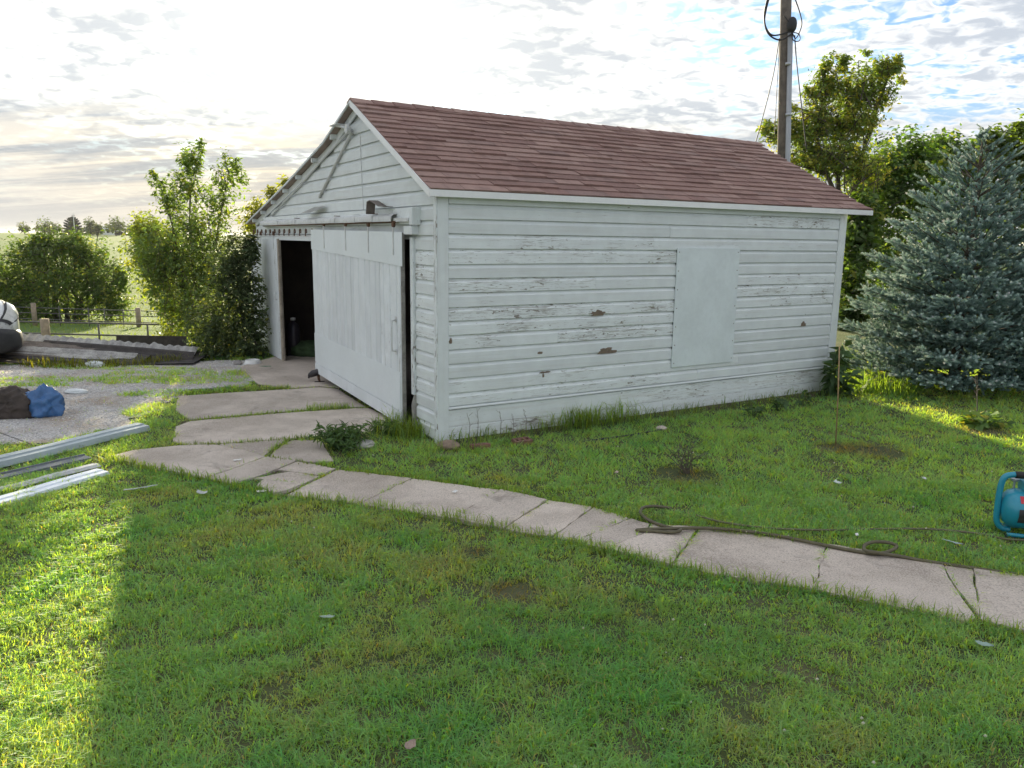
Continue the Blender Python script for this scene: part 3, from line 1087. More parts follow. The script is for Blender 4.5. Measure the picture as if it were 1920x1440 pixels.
def build_doors():
    # ---------- big sliding door, hung proud of the wall
    def doorpt(y, t, X):
        """t 0 bottom..1 top, the leaf hangs slightly askew"""
        k = (y - .70) / (3.90 - .70)
        zb = .045 + .105 * k
        zt = 2.150 + .035 * k
        return (X, y, zb + (zt - zb) * t)

    mb = MB()
    a = [doorpt(.70, 0, -.088), doorpt(3.9, 0, -.088), doorpt(3.9, 1, -.088), doorpt(.70, 1, -.088)]
    b = [doorpt(.70, 0, -.066), doorpt(3.9, 0, -.066), doorpt(3.9, 1, -.066), doorpt(.70, 1, -.066)]
    mb.hexa(a, b)
    door = mb.build('sliding_door', M_greywood, shed)
    r = random.Random(3)
    ws = []
    y = .70
    while y < 3.9:
        w = r.choice((.098, .112, .135, .16, .19, .215))
        if 3.9 - y - w < .08:
            w = 3.9 - y
        ws.append((y, y + w))
        y += w
    for (y0, y1) in ws:
        mb = MB()
        g = .0055
        X0, X1 = -.112 - r.uniform(0, .0035), -.0885
        c = .007
        q0 = [doorpt(y0 + g, .004, X1), doorpt(y0 + g, .004, X0 + c), doorpt(y0 + g + c, .004, X0), doorpt(y1 - g - c, .004, X0), doorpt(y1 - g, .004, X0 + c), doorpt(y1 - g, .004, X1)]
        q1 = [doorpt(y0 + g, .998, X1), doorpt(y0 + g, .998, X0 + c), doorpt(y0 + g + c, .998, X0), doorpt(y1 - g - c, .998, X0), doorpt(y1 - g, .998, X0 + c), doorpt(y1 - g, .998, X1)]
        mb.add(q0 + q1, [tuple(reversed(range(6))), tuple(range(6, 12))] + [(i, (i + 1) % 6, 6 + (i + 1) % 6, 6 + i) for i in range(6)])
        mb.build('plank', M_plank, door)

    def strip(y0, y1, t0a, t0b, t1a, t1b, X0, X1, nm, m):
        mb = MB()
        mb.hexa([doorpt(y0, t0a, X0), doorpt(y1, t0b, X0), doorpt(y1, t1b, X0), doorpt(y0, t1a, X0)], [doorpt(y0, t0a, X1), doorpt(y1, t0b, X1), doorpt(y1, t1b, X1), doorpt(y0, t1a, X1)])
        return mb.build(nm, m, door)
    strip(.63, 3.905, .832, .868, 1.003, 1.003, -.1215, -.1175, 'top_sheet', M_band)
    strip(.73, 3.90, .078, .078, .285, .285, -.1205, -.1170, 'bottom_sheet', M_band)
    strip(.705, 3.90, .002, .002, .0715, .0715, -.1255, -.1175, 'bottom_rail', M_plank)
    strip(.686, .699, .0, .0, 1.0, 1.0, -.108, -.066, 'edge_strip', M_greywood)
    # straps, rollers and handle
    for y in (.86, 1.62, 2.42, 3.30):
        z = doorpt(y, 1, 0)[2]
        h = MB().box(-.129, -.122, y - .013, y + .013, z - .24, z + .075).build('hanger_strap', M_paintedmetal, door)
        MB().lathe([(.0, -.012), (.032, -.012), (.032, .012), (.0, .012)], 12, (-.118, y, z + .085), 'x').build('roller', M_rust, door)
    MB().tube([(-.118, .83, .86), (-.165, .83, .87), (-.170, .83, .95), (-.170, .83, 1.13), (-.165, .83, 1.20), (-.118, .83, 1.21)], .010, 8).build('door_handle', M_paintedmetal, door, smooth=True)
    for z in (.855, 1.215):
        MB().box(-.122, -.117, .805, .855, z - .03, z + .03).build('handle_plate', M_paintedmetal, door)
    # ---------- second door, slid past the corner behind the vines
    d2 = MB().box(-.062, -.046, 5.88, 7.95, .03, 2.04).build('sliding_door', M_greywood, shed)
    y = 5.96
    while y < 7.95:
        w = min(r.choice((.10, .12, .14)), 7.95 - y)
        MB().box(-.078 - r.uniform(0, .002), -.0625, y + .0015, y + w - .0015, .035, 2.045).build('plank', M_plank, d2)
        y += w
    MB().box(-.088, -.040, 5.88, 5.955, .02, 2.05).build('edge_stile', plain('worn_tan_wood', (.36, .31, .25), .8, 0, .3, 7, .3), d2, bevel=.003)
    MB().tube([(-.08, 6.10, 1.04), (-.12, 6.10, 1.05), (-.122, 6.10, 1.16), (-.08, 6.10, 1.17)], .008, 8).build('door_handle', M_paintedmetal, d2, smooth=True)
    for y in (6.2, 7.1):
        MB().box(-.086, -.079, y - .012, y + .012, 1.88, 2.13).build('hanger_strap', M_paintedmetal, d2)
        MB().lathe([(.0, -.012), (.035, -.012), (.035, .012), (.0, .012)], 12, (-.075, y, 2.135), 'x').build('roller', M_rust, d2)
    # ---------- header board, hooded outer track, inner rail
    head = MB().box(-.075, -.0235, .50, 6.85, 2.235, 2.405).build('door_header', M_trimx, shed, bevel=.004)
    # hood: bent sheet over the track, in lapped lengths
    cuts = [.86, 1.42, 2.0, 2.75, 3.55, 4.6, 5.6, 6.82]
    for i, (a, b) in enumerate(zip(cuts, cuts[1:])):
        prof = [(-.077, 2.350), (-.110, 2.345), (-.140, 2.325), (-.146, 2.295), (-.145, 2.268)]
        off = .002 * (i % 2)
        outer = [(x - off, z + off) for x, z in prof]
        inner = [(x + .003 - off, z - .003 + off) for x, z in prof]
        n = len(prof)
        mb = MB()
        vs = []
        bb = b + .012
        for y in (a, bb):
            vs += [(x, y, z) for x, z in outer] + [(x, y, z) for x, z in inner]
        fs = []
        for k in range(n - 1):
            fs += [(k, k + 1, 2 * n + k + 1, 2 * n + k), (n + k, 3 * n + k, 3 * n + k + 1, n + k + 1), (k, n + k, n + k + 1, k + 1), (2 * n + k, 2 * n + k + 1, 3 * n + k + 1, 3 * n + k)]
        fs.append((n - 1, 2 * n - 1, 4 * n - 1, 3 * n - 1))
        mb.add(vs, fs)
        mb.build('track_hood', M_paintedmetal, head)
        MB().box(-.152, -.077, a - .002, a + .010, 2.352, 2.360).build('hood_clip', M_rust if i % 2 else M_paintedmetal, head)
        MB().box(-.1525, -.1485, a - .003, a + .009, 2.266, 2.335).build('hood_clip', M_paintedmetal, head)
    MB().tube([(-.118, .80, 2.262), (-.118, 6.7, 2.262)], .011, 8).build('outer_track', M_rust, head, smooth=True)
    # heavy end block
    MB().box(-.120, -.02, .36, .44, 2.225, 2.405).build('track_end_block', M_trim, head, bevel=.010)
    MB().box(-.105, -.02, .40, .62, 2.130, 2.215).build('track_end_block', M_trim, head, bevel=.006)
    MB().box(-.120, -.02, .462, .85, 2.262, 2.300).build('track_end_bracket', M_paintedmetal, head)
    # inner rail with its row of round hangers
    MB().box(-.070, -.045, 3.85, 8.15, 2.085, 2.112).build('inner_track', M_paintedmetal, head)
    for k in range(13):
        y = 3.98 + k * .30
        mb = MB()
        mb.tube([(-.080 + .0, y + .035 * math.cos(a), 2.165 + .035 * math.sin(a)) for a in np.linspace(-.6, 3.9, 10)], .008, 6)
        mb.tube([(-.080, y + .035, 2.155), (-.080, y + .035, 2.10)], .008, 6)
        mb.build('rail_hanger', M_rust, head)
    MB().box(-.066, -.024, 3.0, 7.15, 2.030, 2.083).build('lintel', M_trimx, shed)
    # loose plate and bent flashing lying on the header
    mb = MB()
    mb.hexa([(-.20, 3.62, 2.415), (-.196, 3.62, 2.417), (-.196, 4.12, 2.417), (-.20, 4.12, 2.415)], [(-.06, 3.36, 2.50), (-.056, 3.36, 2.502), (-.056, 3.92, 2.502), (-.06, 3.92, 2.50)])
    mb.build('tin_plate', plain('dull_tin', (.33, .33, .30), .6, .3), shed)
    mb = MB()
    pr = [(1.50, 2.36), (1.47, 2.49), (1.38, 2.505), (1.12, 2.435), (.95, 2.425)]
    vs = []
    for x in (-.19, -.085):
        vs += [(x, y, z) for y, z in pr] + [(x, y - .004, z - .006) for y, z in pr]
    n = len(pr)
    fs = []
    for k in range(n - 1):
        fs += [(k, k + 1, 2 * n + k + 1, 2 * n + k), (n + k, 3 * n + k, 3 * n + k + 1, n + k + 1), (k, n + k, n + k + 1, k + 1), (2 * n + k, 2 * n + k + 1, 3 * n + k + 1, 3 * n + k)]
    mb.add(vs, fs)
    mb.build('bent_flashing', plain('brown_flashing', (.16, .13, .115), .5, .3), shed)


build_doors()
#@@P3
# ================================================================== VEGETATION
def unit(v):
    return v / (np.linalg.norm(v, axis=-1, keepdims=True) + 1e-9)


def blades_mesh(name, P, height, width, cols, lean=0.5, mat=None, three=True, bend=0.35, tipc=1.15):
    """P (n,3) roots; one curved blade each"""
    n = len(P)
    th = rng.uniform(0, 6.283, n)
    d = np.stack([np.cos(th), np.sin(th), np.zeros(n)], 1)
    s = np.stack([-np.sin(th + rng.normal(0, .5, n)), np.cos(th), np.zeros(n)], 1)
    ln = np.abs(rng.normal(lean, .3, n))[:, None]
    h = height[:, None]
    w = (width * .5)[:, None]
    up = np.array([0, 0, 1.0])
    mid = P + d * h * ln * .32 + up * h * .58
    tip = P + d * h * (ln * (.75 + bend)) + up * h * (1.0 - .28 * ln)
    if three:
        V = np.stack([P - s * w, P + s * w, mid - s * w * .8, mid + s * w * .8, tip], 1)
        F = np.array([(0, 1, 3), (0, 3, 2), (2, 3, 4)])
        k = 5
        shade = np.array([.85, .85, 1.0, 1.0, tipc])  # shading painted into the blade colour: darker root, lighter tip
    else:
        V = np.stack([P - s * w, P + s * w, tip], 1)
        F = np.array([(0, 1, 2)])
        k = 3
        shade = np.array([.9, .9, tipc])  # same painted root-to-tip shading for the single-triangle blades
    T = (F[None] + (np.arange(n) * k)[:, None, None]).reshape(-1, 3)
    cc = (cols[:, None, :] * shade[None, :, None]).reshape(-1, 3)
    return np_mesh(name, V.reshape(-1, 3), T, np.clip(cc, 0, 1), mat or M_grass)


SHED_POLY = [SW(-.02, -.03), SW(6.28, -.03), SW(6.28, 7.65), SW(-.02, 7.65)]
PATH_POLYS = [px_poly(s) for s in PATH_SLABS + APRON_SLABS]
BED = [SW(.1, -.02), SW(6.3, -.02), SW(6.3, -.28), SW(4.2, -.30), SW(2.6, -.22), SW(1.2, -.26), SW(.1, -.2)]
DRY = [(G(955, 1112), .16), (G(1285, 893), .30), (G(1640, 848), .32), (G(1568, 842), .22), (G(895, 1040), .12), (G(1845, 808), .26)]


def grass_colour(x, y):
    n1 = fbm(x, y, 3, 4, .35)
    n2 = fbm(x, y, 8, 4, 1.1)
    n3 = fbm(x, y, 21, 3, .16)
    k = np.clip(.5 + .35 * n1 + .25 * n2, 0, 1)[:, None]
    g1 = np.array([.215, .440, .215])
    g2 = np.array([.310, .545, .265])
    dry = np.array([.345, .40, .235])
    c = g1 * (1 - k) + g2 * k
    dk = np.clip((n2 * .55 + n3 * .6 - .30) * 1.1, 0, .55)[:, None]
    c = c * (1 - dk) + dry * dk
    lush = np.clip(fbm(x, y, 31, 3, .5) * 1.3 - .35, 0, .8)[:, None]
    c = c * (1 - lush) + np.array([.175, .430, .190]) * lush
    # blades on the dry bare spots turn grey-brown
    for (c0, r) in DRY:
        dd = np.hypot(x - c0.x, y - c0.y)
        w = np.clip(1.3 - dd / r, 0, .9)[:, None]
        c = c * (1 - w) + np.array([.215, .190, .145]) * w
    n = len(x)
    j = rng.normal(1, .16, (n, 1)) * (1 + rng.normal(0, .07, (n, 3)))
    straw = rng.random(n) < .055
    c = c * j
    c[straw] = np.array([.40, .41, .27]) * rng.uniform(.7, 1.2, (straw.sum(), 1))
    return np.clip(c, .01, .6)


def grass_mask(x, y, pathw=True):
    k = np.ones(len(x), bool)
    wob = fbm(x, y, 5, 3, 1.6) * .05
    for pl in PATH_POLYS:
        k &= ~in_poly(x + wob * .6, y + wob * .6, pl)
    k &= ~in_poly(x, y, SHED_POLY)
    g = in_poly(x + wob * 3, y + wob * 3, GRAVEL)
    patch = np.zeros(len(x), bool)
    # islands of grass on the gravel
    for (px_, py_, rx, ry) in ((300, 712, .95, .35), (420, 705, .75, .42), (380, 738, .9, .22), (130, 712, 1.1, .22), (290, 770, .26, .5), (310, 742, .22, .25), (240, 742, .22, .10), (40, 722, .7, .18), (200, 690, 1.3, .18), (465, 712, .55, .38), (345, 700, .9, .3)):
        c = G(px_, py_)
        d = ((x - c.x) / rx) ** 2 + ((y - c.y) / ry) ** 2
        patch |= d < 1 + fbm(x, y, 17, 3, 1.2) * .9
    k &= ~g | patch | (rng.random(len(x)) < .012)
    # sparse in the bed by the wall and on bare spots
    k &= ~(in_poly(x, y, BED) & (rng.random(len(x)) < .80))
    for (c0, r) in DRY:
        d = np.hypot(x - c0.x, y - c0.y)
        k &= ~((d < r * .75 * (1 + .4 * fbm(x, y, 6, 2, 3))) & (rng.random(len(x)) < .85))
    # tufts with dark gaps between them
    tuft = fbm(x, y, 77, 3, 3.6)
    k &= rng.random(len(x)) < np.clip(.74 + .66 * tuft, .22, 1)
    # thin patches
    k &= (fbm(x, y, 41, 4, .9) > -.55) | (rng.random(len(x)) < .9)
    return k


def in_view(x, y, m=.35):
    return (np.abs(x) < y * .72 + m + .5)


def scatter(n, x0, x1, y0, y1):
    return rng.uniform(x0, x1, n), rng.uniform(y0, y1, n)


def joined_lawn():
    # near lawn: slender blades; further: fewer and wider
    parts = []
    for (y0, y1, dens, wd, h0, three) in ((1.7, 4.2, 14500, .0050, .036, True), (4.2, 6.6, 9000, .0068, .038, True), (6.6, 9.5, 4600, .0095, .042, False), (9.5, 14.2, 2400, .0135, .050, False)):
        xm = y1 * .74 + .9
        n = int(dens * 2 * xm * (y1 - y0))
        x, y = scatter(n, -xm, xm, y0, y1)
        k = in_view(x, y)
        x, y = x[k], y[k]
        k = grass_mask(x, y)
        x, y = x[k], y[k]
        n = len(x)
        hv = 1 + .35 * fbm(x, y, 14, 3, .7)
        hh = h0 * np.clip(rng.normal(1, .33, n), .35, 2.2) * np.clip(hv + .35 * fbm(x, y, 77, 3, 3.6), .5, 1.9)
        parts.append(('lawn_grass', np.stack([x, y, np.zeros(n)], 1), hh, np.full(n, wd) * rng.uniform(.7, 1.3, n), grass_colour(x, y), three))
    for i, (nm, P, h, w, c, three) in enumerate(parts):
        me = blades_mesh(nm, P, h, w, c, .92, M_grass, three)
        o = link_mesh(nm, me)
        tag(o, ('short mown grass nearest the viewer', 'short mown grass in the middle of the lawn', 'short mown grass along the path and shed', 'short grass at the back of the yard')[i], 'grass', kind='stuff')
        print(nm, len(P))
    # coarse light-green tufts with broad blades
    n = 1500
    x, y = scatter(n, -5.0, 5.5, 2.0, 8.5)
    k = in_view(x, y) & grass_mask(x, y) & (fbm(x, y, 91, 3, .6) > -.05)
    x, y = x[k], y[k]
    N = 12
    n = len(x) * N
    xs = np.repeat(x, N) + rng.normal(0, .018, n)
    ys_ = np.repeat(y, N) + rng.normal(0, .018, n)
    c = np.repeat(np.array([[.23, .42, .17]]) * rng.uniform(.75, 1.25, (len(x), 1)), N, 0) * rng.uniform(.8, 1.2, (n, 1))
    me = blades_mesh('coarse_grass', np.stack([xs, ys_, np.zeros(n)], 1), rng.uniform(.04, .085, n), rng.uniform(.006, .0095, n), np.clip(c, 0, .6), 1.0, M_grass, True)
    tag(link_mesh('coarse_grass', me), 'coarse light green grass tufts scattered in the lawn', 'grass', kind='stuff')
    # small white clover heads
    n = 420
    x, y = scatter(n, -5.0, 5.5, 2.2, 9.0)
    k = in_view(x, y) & grass_mask(x, y) & (fbm(x, y, 95, 3, .5) > .05)
    x, y = x[k], y[k]
    n = len(x)
    base = np.array([(1, 0, 0), (0, 1, 0), (-1, 0, 0), (0, -1, 0), (0, 0, 1), (0, 0, -1)], float)
    tri = np.array([(0, 1, 4), (1, 2, 4), (2, 3, 4), (3, 0, 4), (1, 0, 5), (2, 1, 5), (3, 2, 5), (0, 3, 5)])
    V = (base[None] * rng.uniform(.005, .010, (n, 1, 1)) + np.stack([x, y, rng.uniform(.03, .06, n)], 1)[:, None]).reshape(-1, 3)
    T = (tri[None] + (np.arange(n) * 6)[:, None, None]).reshape(-1, 3)
    me = np_mesh('clover_heads', V, T, np.full((len(V), 3), .62), M_leafdull)
    tag(link_mesh('clover_heads', me), 'tiny white clover heads dotted over the lawn', 'flowers', kind='stuff')
    # broad-leaved weeds and clover mixed in
    n = 9000
    x, y = scatter(n, -5.5, 6, 2.2, 9)
    k = in_view(x, y) & grass_mask(x, y) & (fbm(x, y, 52, 3, .8) > .15)
    x, y = x[k], y[k]
    n = len(x)
    N = 5
    xs = np.repeat(x, N) + rng.normal(0, .02, n * N)
    ys_ = np.repeat(y, N) + rng.normal(0, .02, n * N)
    P = np.stack([xs, ys_, rng.uniform(.012, .045, n * N)], 1)
    me = leaf_mesh('clover', P, np.full(n * N, .017), np.tile(np.array([[.11, .24, .075]]), (n * N, 1)) * rng.uniform(.7, 1.5, (n * N, 1)), up=.9, mat=M_grass)
    tag(link_mesh('clover', me), 'low clover leaves mixed into the lawn', 'clover', kind='stuff')


def leaf_mesh(name, P, size, cols, up=.35, mat=None, aspect=.55, droop=0.0, outward=None):
    """pointed leaves (two triangles folded along the rib) at points P"""
    n = len(P)
    nrm = rng.normal(0, 1, (n, 3))
    nrm[:, 2] = np.abs(nrm[:, 2]) + up * 2.0
    if outward is not None:
        nrm += outward * .8
    nrm = unit(nrm)
    a = rng.normal(0, 1, (n, 3))
    a[:, 2] -= droop
    a = unit(a - nrm * (a * nrm).sum(1, keepdims=True))
    b = np.cross(nrm, a)
    L = size[:, None] * rng.uniform(.7, 1.3, (n, 1))
    w = L * aspect * .5
    base = P
    tip = P + a * L - nrm * L * .08
    m = P + a * L * .45
    l = m + b * w + nrm * L * .07
    r = m - b * w + nrm * L * .07
    V = np.stack([base, l, tip, r], 1).reshape(-1, 3)
    F = np.array([(0, 1, 2), (0, 2, 3)])
    T = (F[None] + (np.arange(n) * 4)[:, None, None]).reshape(-1, 3)
    return np_mesh(name, V, T, np.clip(np.repeat(cols, 4, 0), 0, 1), mat or M_leaf)


joined_lawn()


def verge():
    """longer grass along slab edges, joints and the foot of the shed"""
    Ps, Hs, Ws, Cs = [], [], [], []

    def run(pts, dens, spread, h, w, col):
        for a, b in zip(pts, pts[1:]):
            a, b = Vector(a), Vector(b)
            m = int((b - a).length * dens)
            for _ in range(m):
                p = a.lerp(b, random.random())
                Ps.append((p.x + random.gauss(0, spread), p.y + random.gauss(0, spread), .012))
                Hs.append(h * random.uniform(.45, 1.5))
                Ws.append(w * random.uniform(.7, 1.3))
                c = col * random.uniform(.65, 1.35)
                Cs.append((c[0] * random.uniform(.85, 1.2), c[1], c[2]))
    g = np.array([.165, .310, .125])
    dk = np.array([.120, .220, .095])
    # joints in the apron
    run(px_poly([(360, 791), (430, 786), (500, 779), (580, 772), (652, 767)]), 220, .022, .045, .006, g)
    run(px_poly([(580, 771), (652, 767)]), 420, .05, .085, .006, g)
    run(px_poly([(335, 741), (426, 736), (543, 730)]), 380, .035, .05, .007, g)
    run(px_poly([(330, 838), (404, 838), (540, 828), (590, 822)]), 260, .028, .05, .006, dk)
    run(px_poly([(506, 850), (540, 829)]), 250, .02, .05, .006, g)
    run(px_poly([(494, 861), (560, 870), (628, 883)]), 200, .02, .04, .006, dk)
    # path joints
    for ln in ([(474, 902), (545, 889)], [(484, 917), (566, 914)], [(1826, 1165), (1775, 1090), (1766, 1064)], [(1834, 1168), (1824, 1074)], [(1550, 1028), (1525, 1111)], [(1310, 996), (1259, 1066)], [(1110, 957), (1035, 1013)], [(1182, 979), (1075, 1022)], [(1218, 991), (1139, 1036)]):
        run(px_poly(ln), 16, .006, .02, .004, dk)
    run(px_poly([(538, 934), (672, 952), (846, 979), (1034, 1016), (1257, 1068), (1523, 1114), (1812, 1174), (2000, 1215)]), 360, .03, .075, .005, g)
    run(px_poly([(634, 884), (772, 900), (937, 922), (1110, 955), (1180, 976), (1306, 993), (1548, 1025), (1766, 1061), (2000, 1100)]), 300, .03, .065, .006, g)
    run(px_poly([(211, 862), (255, 877), (326, 890), (384, 903), (433, 914), (513, 932)]), 320, .03, .07, .006, g)
    # the foot of the side wall and of the open door edge
    run([SW(.15, -.12), SW(2.0, -.20), SW(4.2, -.25), SW(6.2, -.18)], 150, .10, .12, .007, dk)
    run([SW(1.3, -.12), SW(2.5, -.20)], 260, .08, .22, .008, g)
    run([SW(-.25, .15), SW(-.20, .9)], 320, .12, .20, .008, g)
    run([SW(-.30, -.35), SW(.25, -.30)], 200, .16, .14, .007, g)
    # lawn edge below the sheet-metal pile
    run(px_poly([(50, 688), (130, 690), (230, 687), (350, 678)]), 260, .08, .14, .010, np.array([.12, .17, .04]))
    me = blades_mesh('verge_grass', np.array(Ps), np.array(Hs), np.array(Ws), np.array(Cs), .55, M_grass, True)
    tag(link_mesh('verge_grass', me), 'longer grass along slab joints and shed foot', 'grass', kind='stuff')


verge()


def pasture():
    n = 52000
    y = 13.6 + (rng.random(n) ** 1.9) * 75
    x = rng.uniform(-1, 1, n) * (y * .80 + 3)
    k = (x < 3.5 + (y - 14) * .1) & ~in_poly(x, y, SHED_POLY)
    x, y = x[k], y[k]
    n = len(x)
    z = terrain(x, y)
    sc = np.clip(y / 22, .7, 3.2)
    hh = .10 * sc ** .8 * rng.uniform(.5, 1.5, n)
    kx = np.clip(.5 + .5 * fbm(x, y, 61, 4, .08), 0, 1)[:, None]
    c = np.array([.10, .21, .045]) * (1 - kx) + np.array([.15, .22, .055]) * kx
    c = c * rng.uniform(.7, 1.3, (n, 1))
    me = blades_mesh('pasture_grass', np.stack([x, y, z - .01], 1), hh, .022 * sc * rng.uniform(.7, 1.3, n), c, .6, M_grass, False)
    tag(link_mesh('pasture_grass', me), 'sunlit rough grass of the pasture beyond the fence', 'grass', kind='stuff')


pasture()


# ------------------------------------------------------------------ trees
def crown_points(blobs, n, cl=18, spread=.28, elong=1.3, rise=.35):
    """blobs: (cx,cy,cz,rx,ry,rz,weight). Leaves gather in clumps, denser near the outside of each blob."""
    w = np.array([b[6] for b in blobs], float)
    w /= w.sum()
    nc = max(1, n // cl)
    bi = rng.choice(len(blobs), nc, p=w)
    B = np.array([b[:6] for b in blobs])[bi]
    d = unit(rng.normal(0, 1, (nc, 3)))
    r = rng.random(nc) ** (1 / 2.2) * rng.choice([1.0, 1.0, 1.08, 1.18], nc)
    c = B[:, :3] + d * r[:, None] * B[:, 3:6]
    sp = spread * B[:, 3:6].mean(1) * rng.uniform(.6, 1.5, nc)
    # each clump is a short spray along a twig, not a ball
    ax = unit(d * .8 + rng.normal(0, .6, (nc, 3)) + np.array([0, 0, rise]))
    tt = rng.uniform(-elong, elong, nc * cl)[:, None]
    P = np.repeat(c, cl, 0) + np.repeat(ax * sp[:, None], cl, 0) * tt + rng.normal(0, .42, (nc * cl, 3)) * np.repeat(sp, cl)[:, None]
    out = np.repeat(d, cl, 0)
    cid = np.repeat(np.arange(nc), cl)
    return P, out, cid, c, ax * sp[:, None] * elong


def tree(name, base, trunks, blobs, n, leaf, col, label, cat='tree', group=None, cl=16, spread=.20, cvar=.22, trunk_r=.1, mat=None, aspect=.55, up=.35, yellow=.12, ycol=(.32, .34, .075), limbs=12, droop=.2, zmin=None, elong=1.3, rise=.35, shoots=0):
    """base: world position; trunks: list of polylines (relative to the base); blobs relative to the base"""
    root = empty(name, base)
    tag(root, label, cat, group)
    P, out, cid, cc, axv = crown_points(blobs, n, cl, spread, elong, rise)
    if zmin is not None:
        P[:, 2] = np.maximum(P[:, 2], zmin + rng.random(len(P)) * .1)
    m = len(P)
    cl_v = rng.normal(1, cvar, cid.max() + 1)
    c = np.array(col)[None] * np.clip(cl_v[cid], .45, 1.7)[:, None] * rng.normal(1, .13, (m, 1))
    yv = (rng.random(cid.max() + 1) < yellow)[cid]
    c[yv] = np.array(ycol) * rng.uniform(.7, 1.2, (yv.sum(), 1))
    me = leaf_mesh('crown', P, leaf * rng.choice([.6, .8, 1.0, 1.3], m), np.clip(c, .008, .5), up, mat or M_leaf, aspect, droop, out)
    crown = link_mesh('crown', me, None, root)
    mb = MB()
    for tr in trunks:
        k = len(tr)
        mb.tube(tr, [trunk_r * (1 - .92 * i / (k - 1)) for i in range(k)], 8)
    # limbs reach into the clumps
    ends = cc[rng.choice(len(cc), min(limbs, len(cc)), replace=False)]
    for e in ends:
        e = Vector(e)
        best = None
        for tr in trunks:
            for p0, p1 in zip(tr, tr[1:]):
                for u in (.15, .4, .65, .9):
                    q = Vector(p0).lerp(Vector(p1), u)
                    sc_ = (q - e).length + (0 if q.z < e.z - .15 else 3)
                    if best is None or sc_ < best[0]:
                        best = (sc_, q)
        s = best[1]
        mid = s.lerp(e, .5) + Vector((random.uniform(-.1, .1), random.uniform(-.1, .1), .12)) * (e - s).length * .5
        mb.tube([s, mid, e], [trunk_r * .38, trunk_r * .22, trunk_r * .08], 5)
    # young shoots carrying the leaves
    for q in rng.choice(len(cc), min(shoots, len(cc)), replace=False):
        c0, a0 = Vector(cc[q]), Vector(axv[q])
        mb.tube([c0 - a0 * 1.5, c0, c0 + a0], [trunk_r * .14, trunk_r * .10, trunk_r * .04], 4, False)
    mb.build('trunk', M_bark, root, smooth=True)
    return root


def rel(base, pts):
    return [tuple(Vector(p) - Vector(base)) for p in pts]


def blobs_at(base, D, items):
    """items: (px,py,rx_px,ry_px,weight[,dD]) read off at distance D"""
    r = []
    for it in items:
        px_, py_, rx, ry, w = it[:5]
        dd = it[5] if len(it) > 5 else 0
        p = at(px_, py_, D + dd)
        k = (D + dd) / FPX
        q = p - Vector(base)
        r.append((q.x, q.y, q.z, rx * k, (rx * .5 + ry * .5) * k, ry * k, w))
    return r


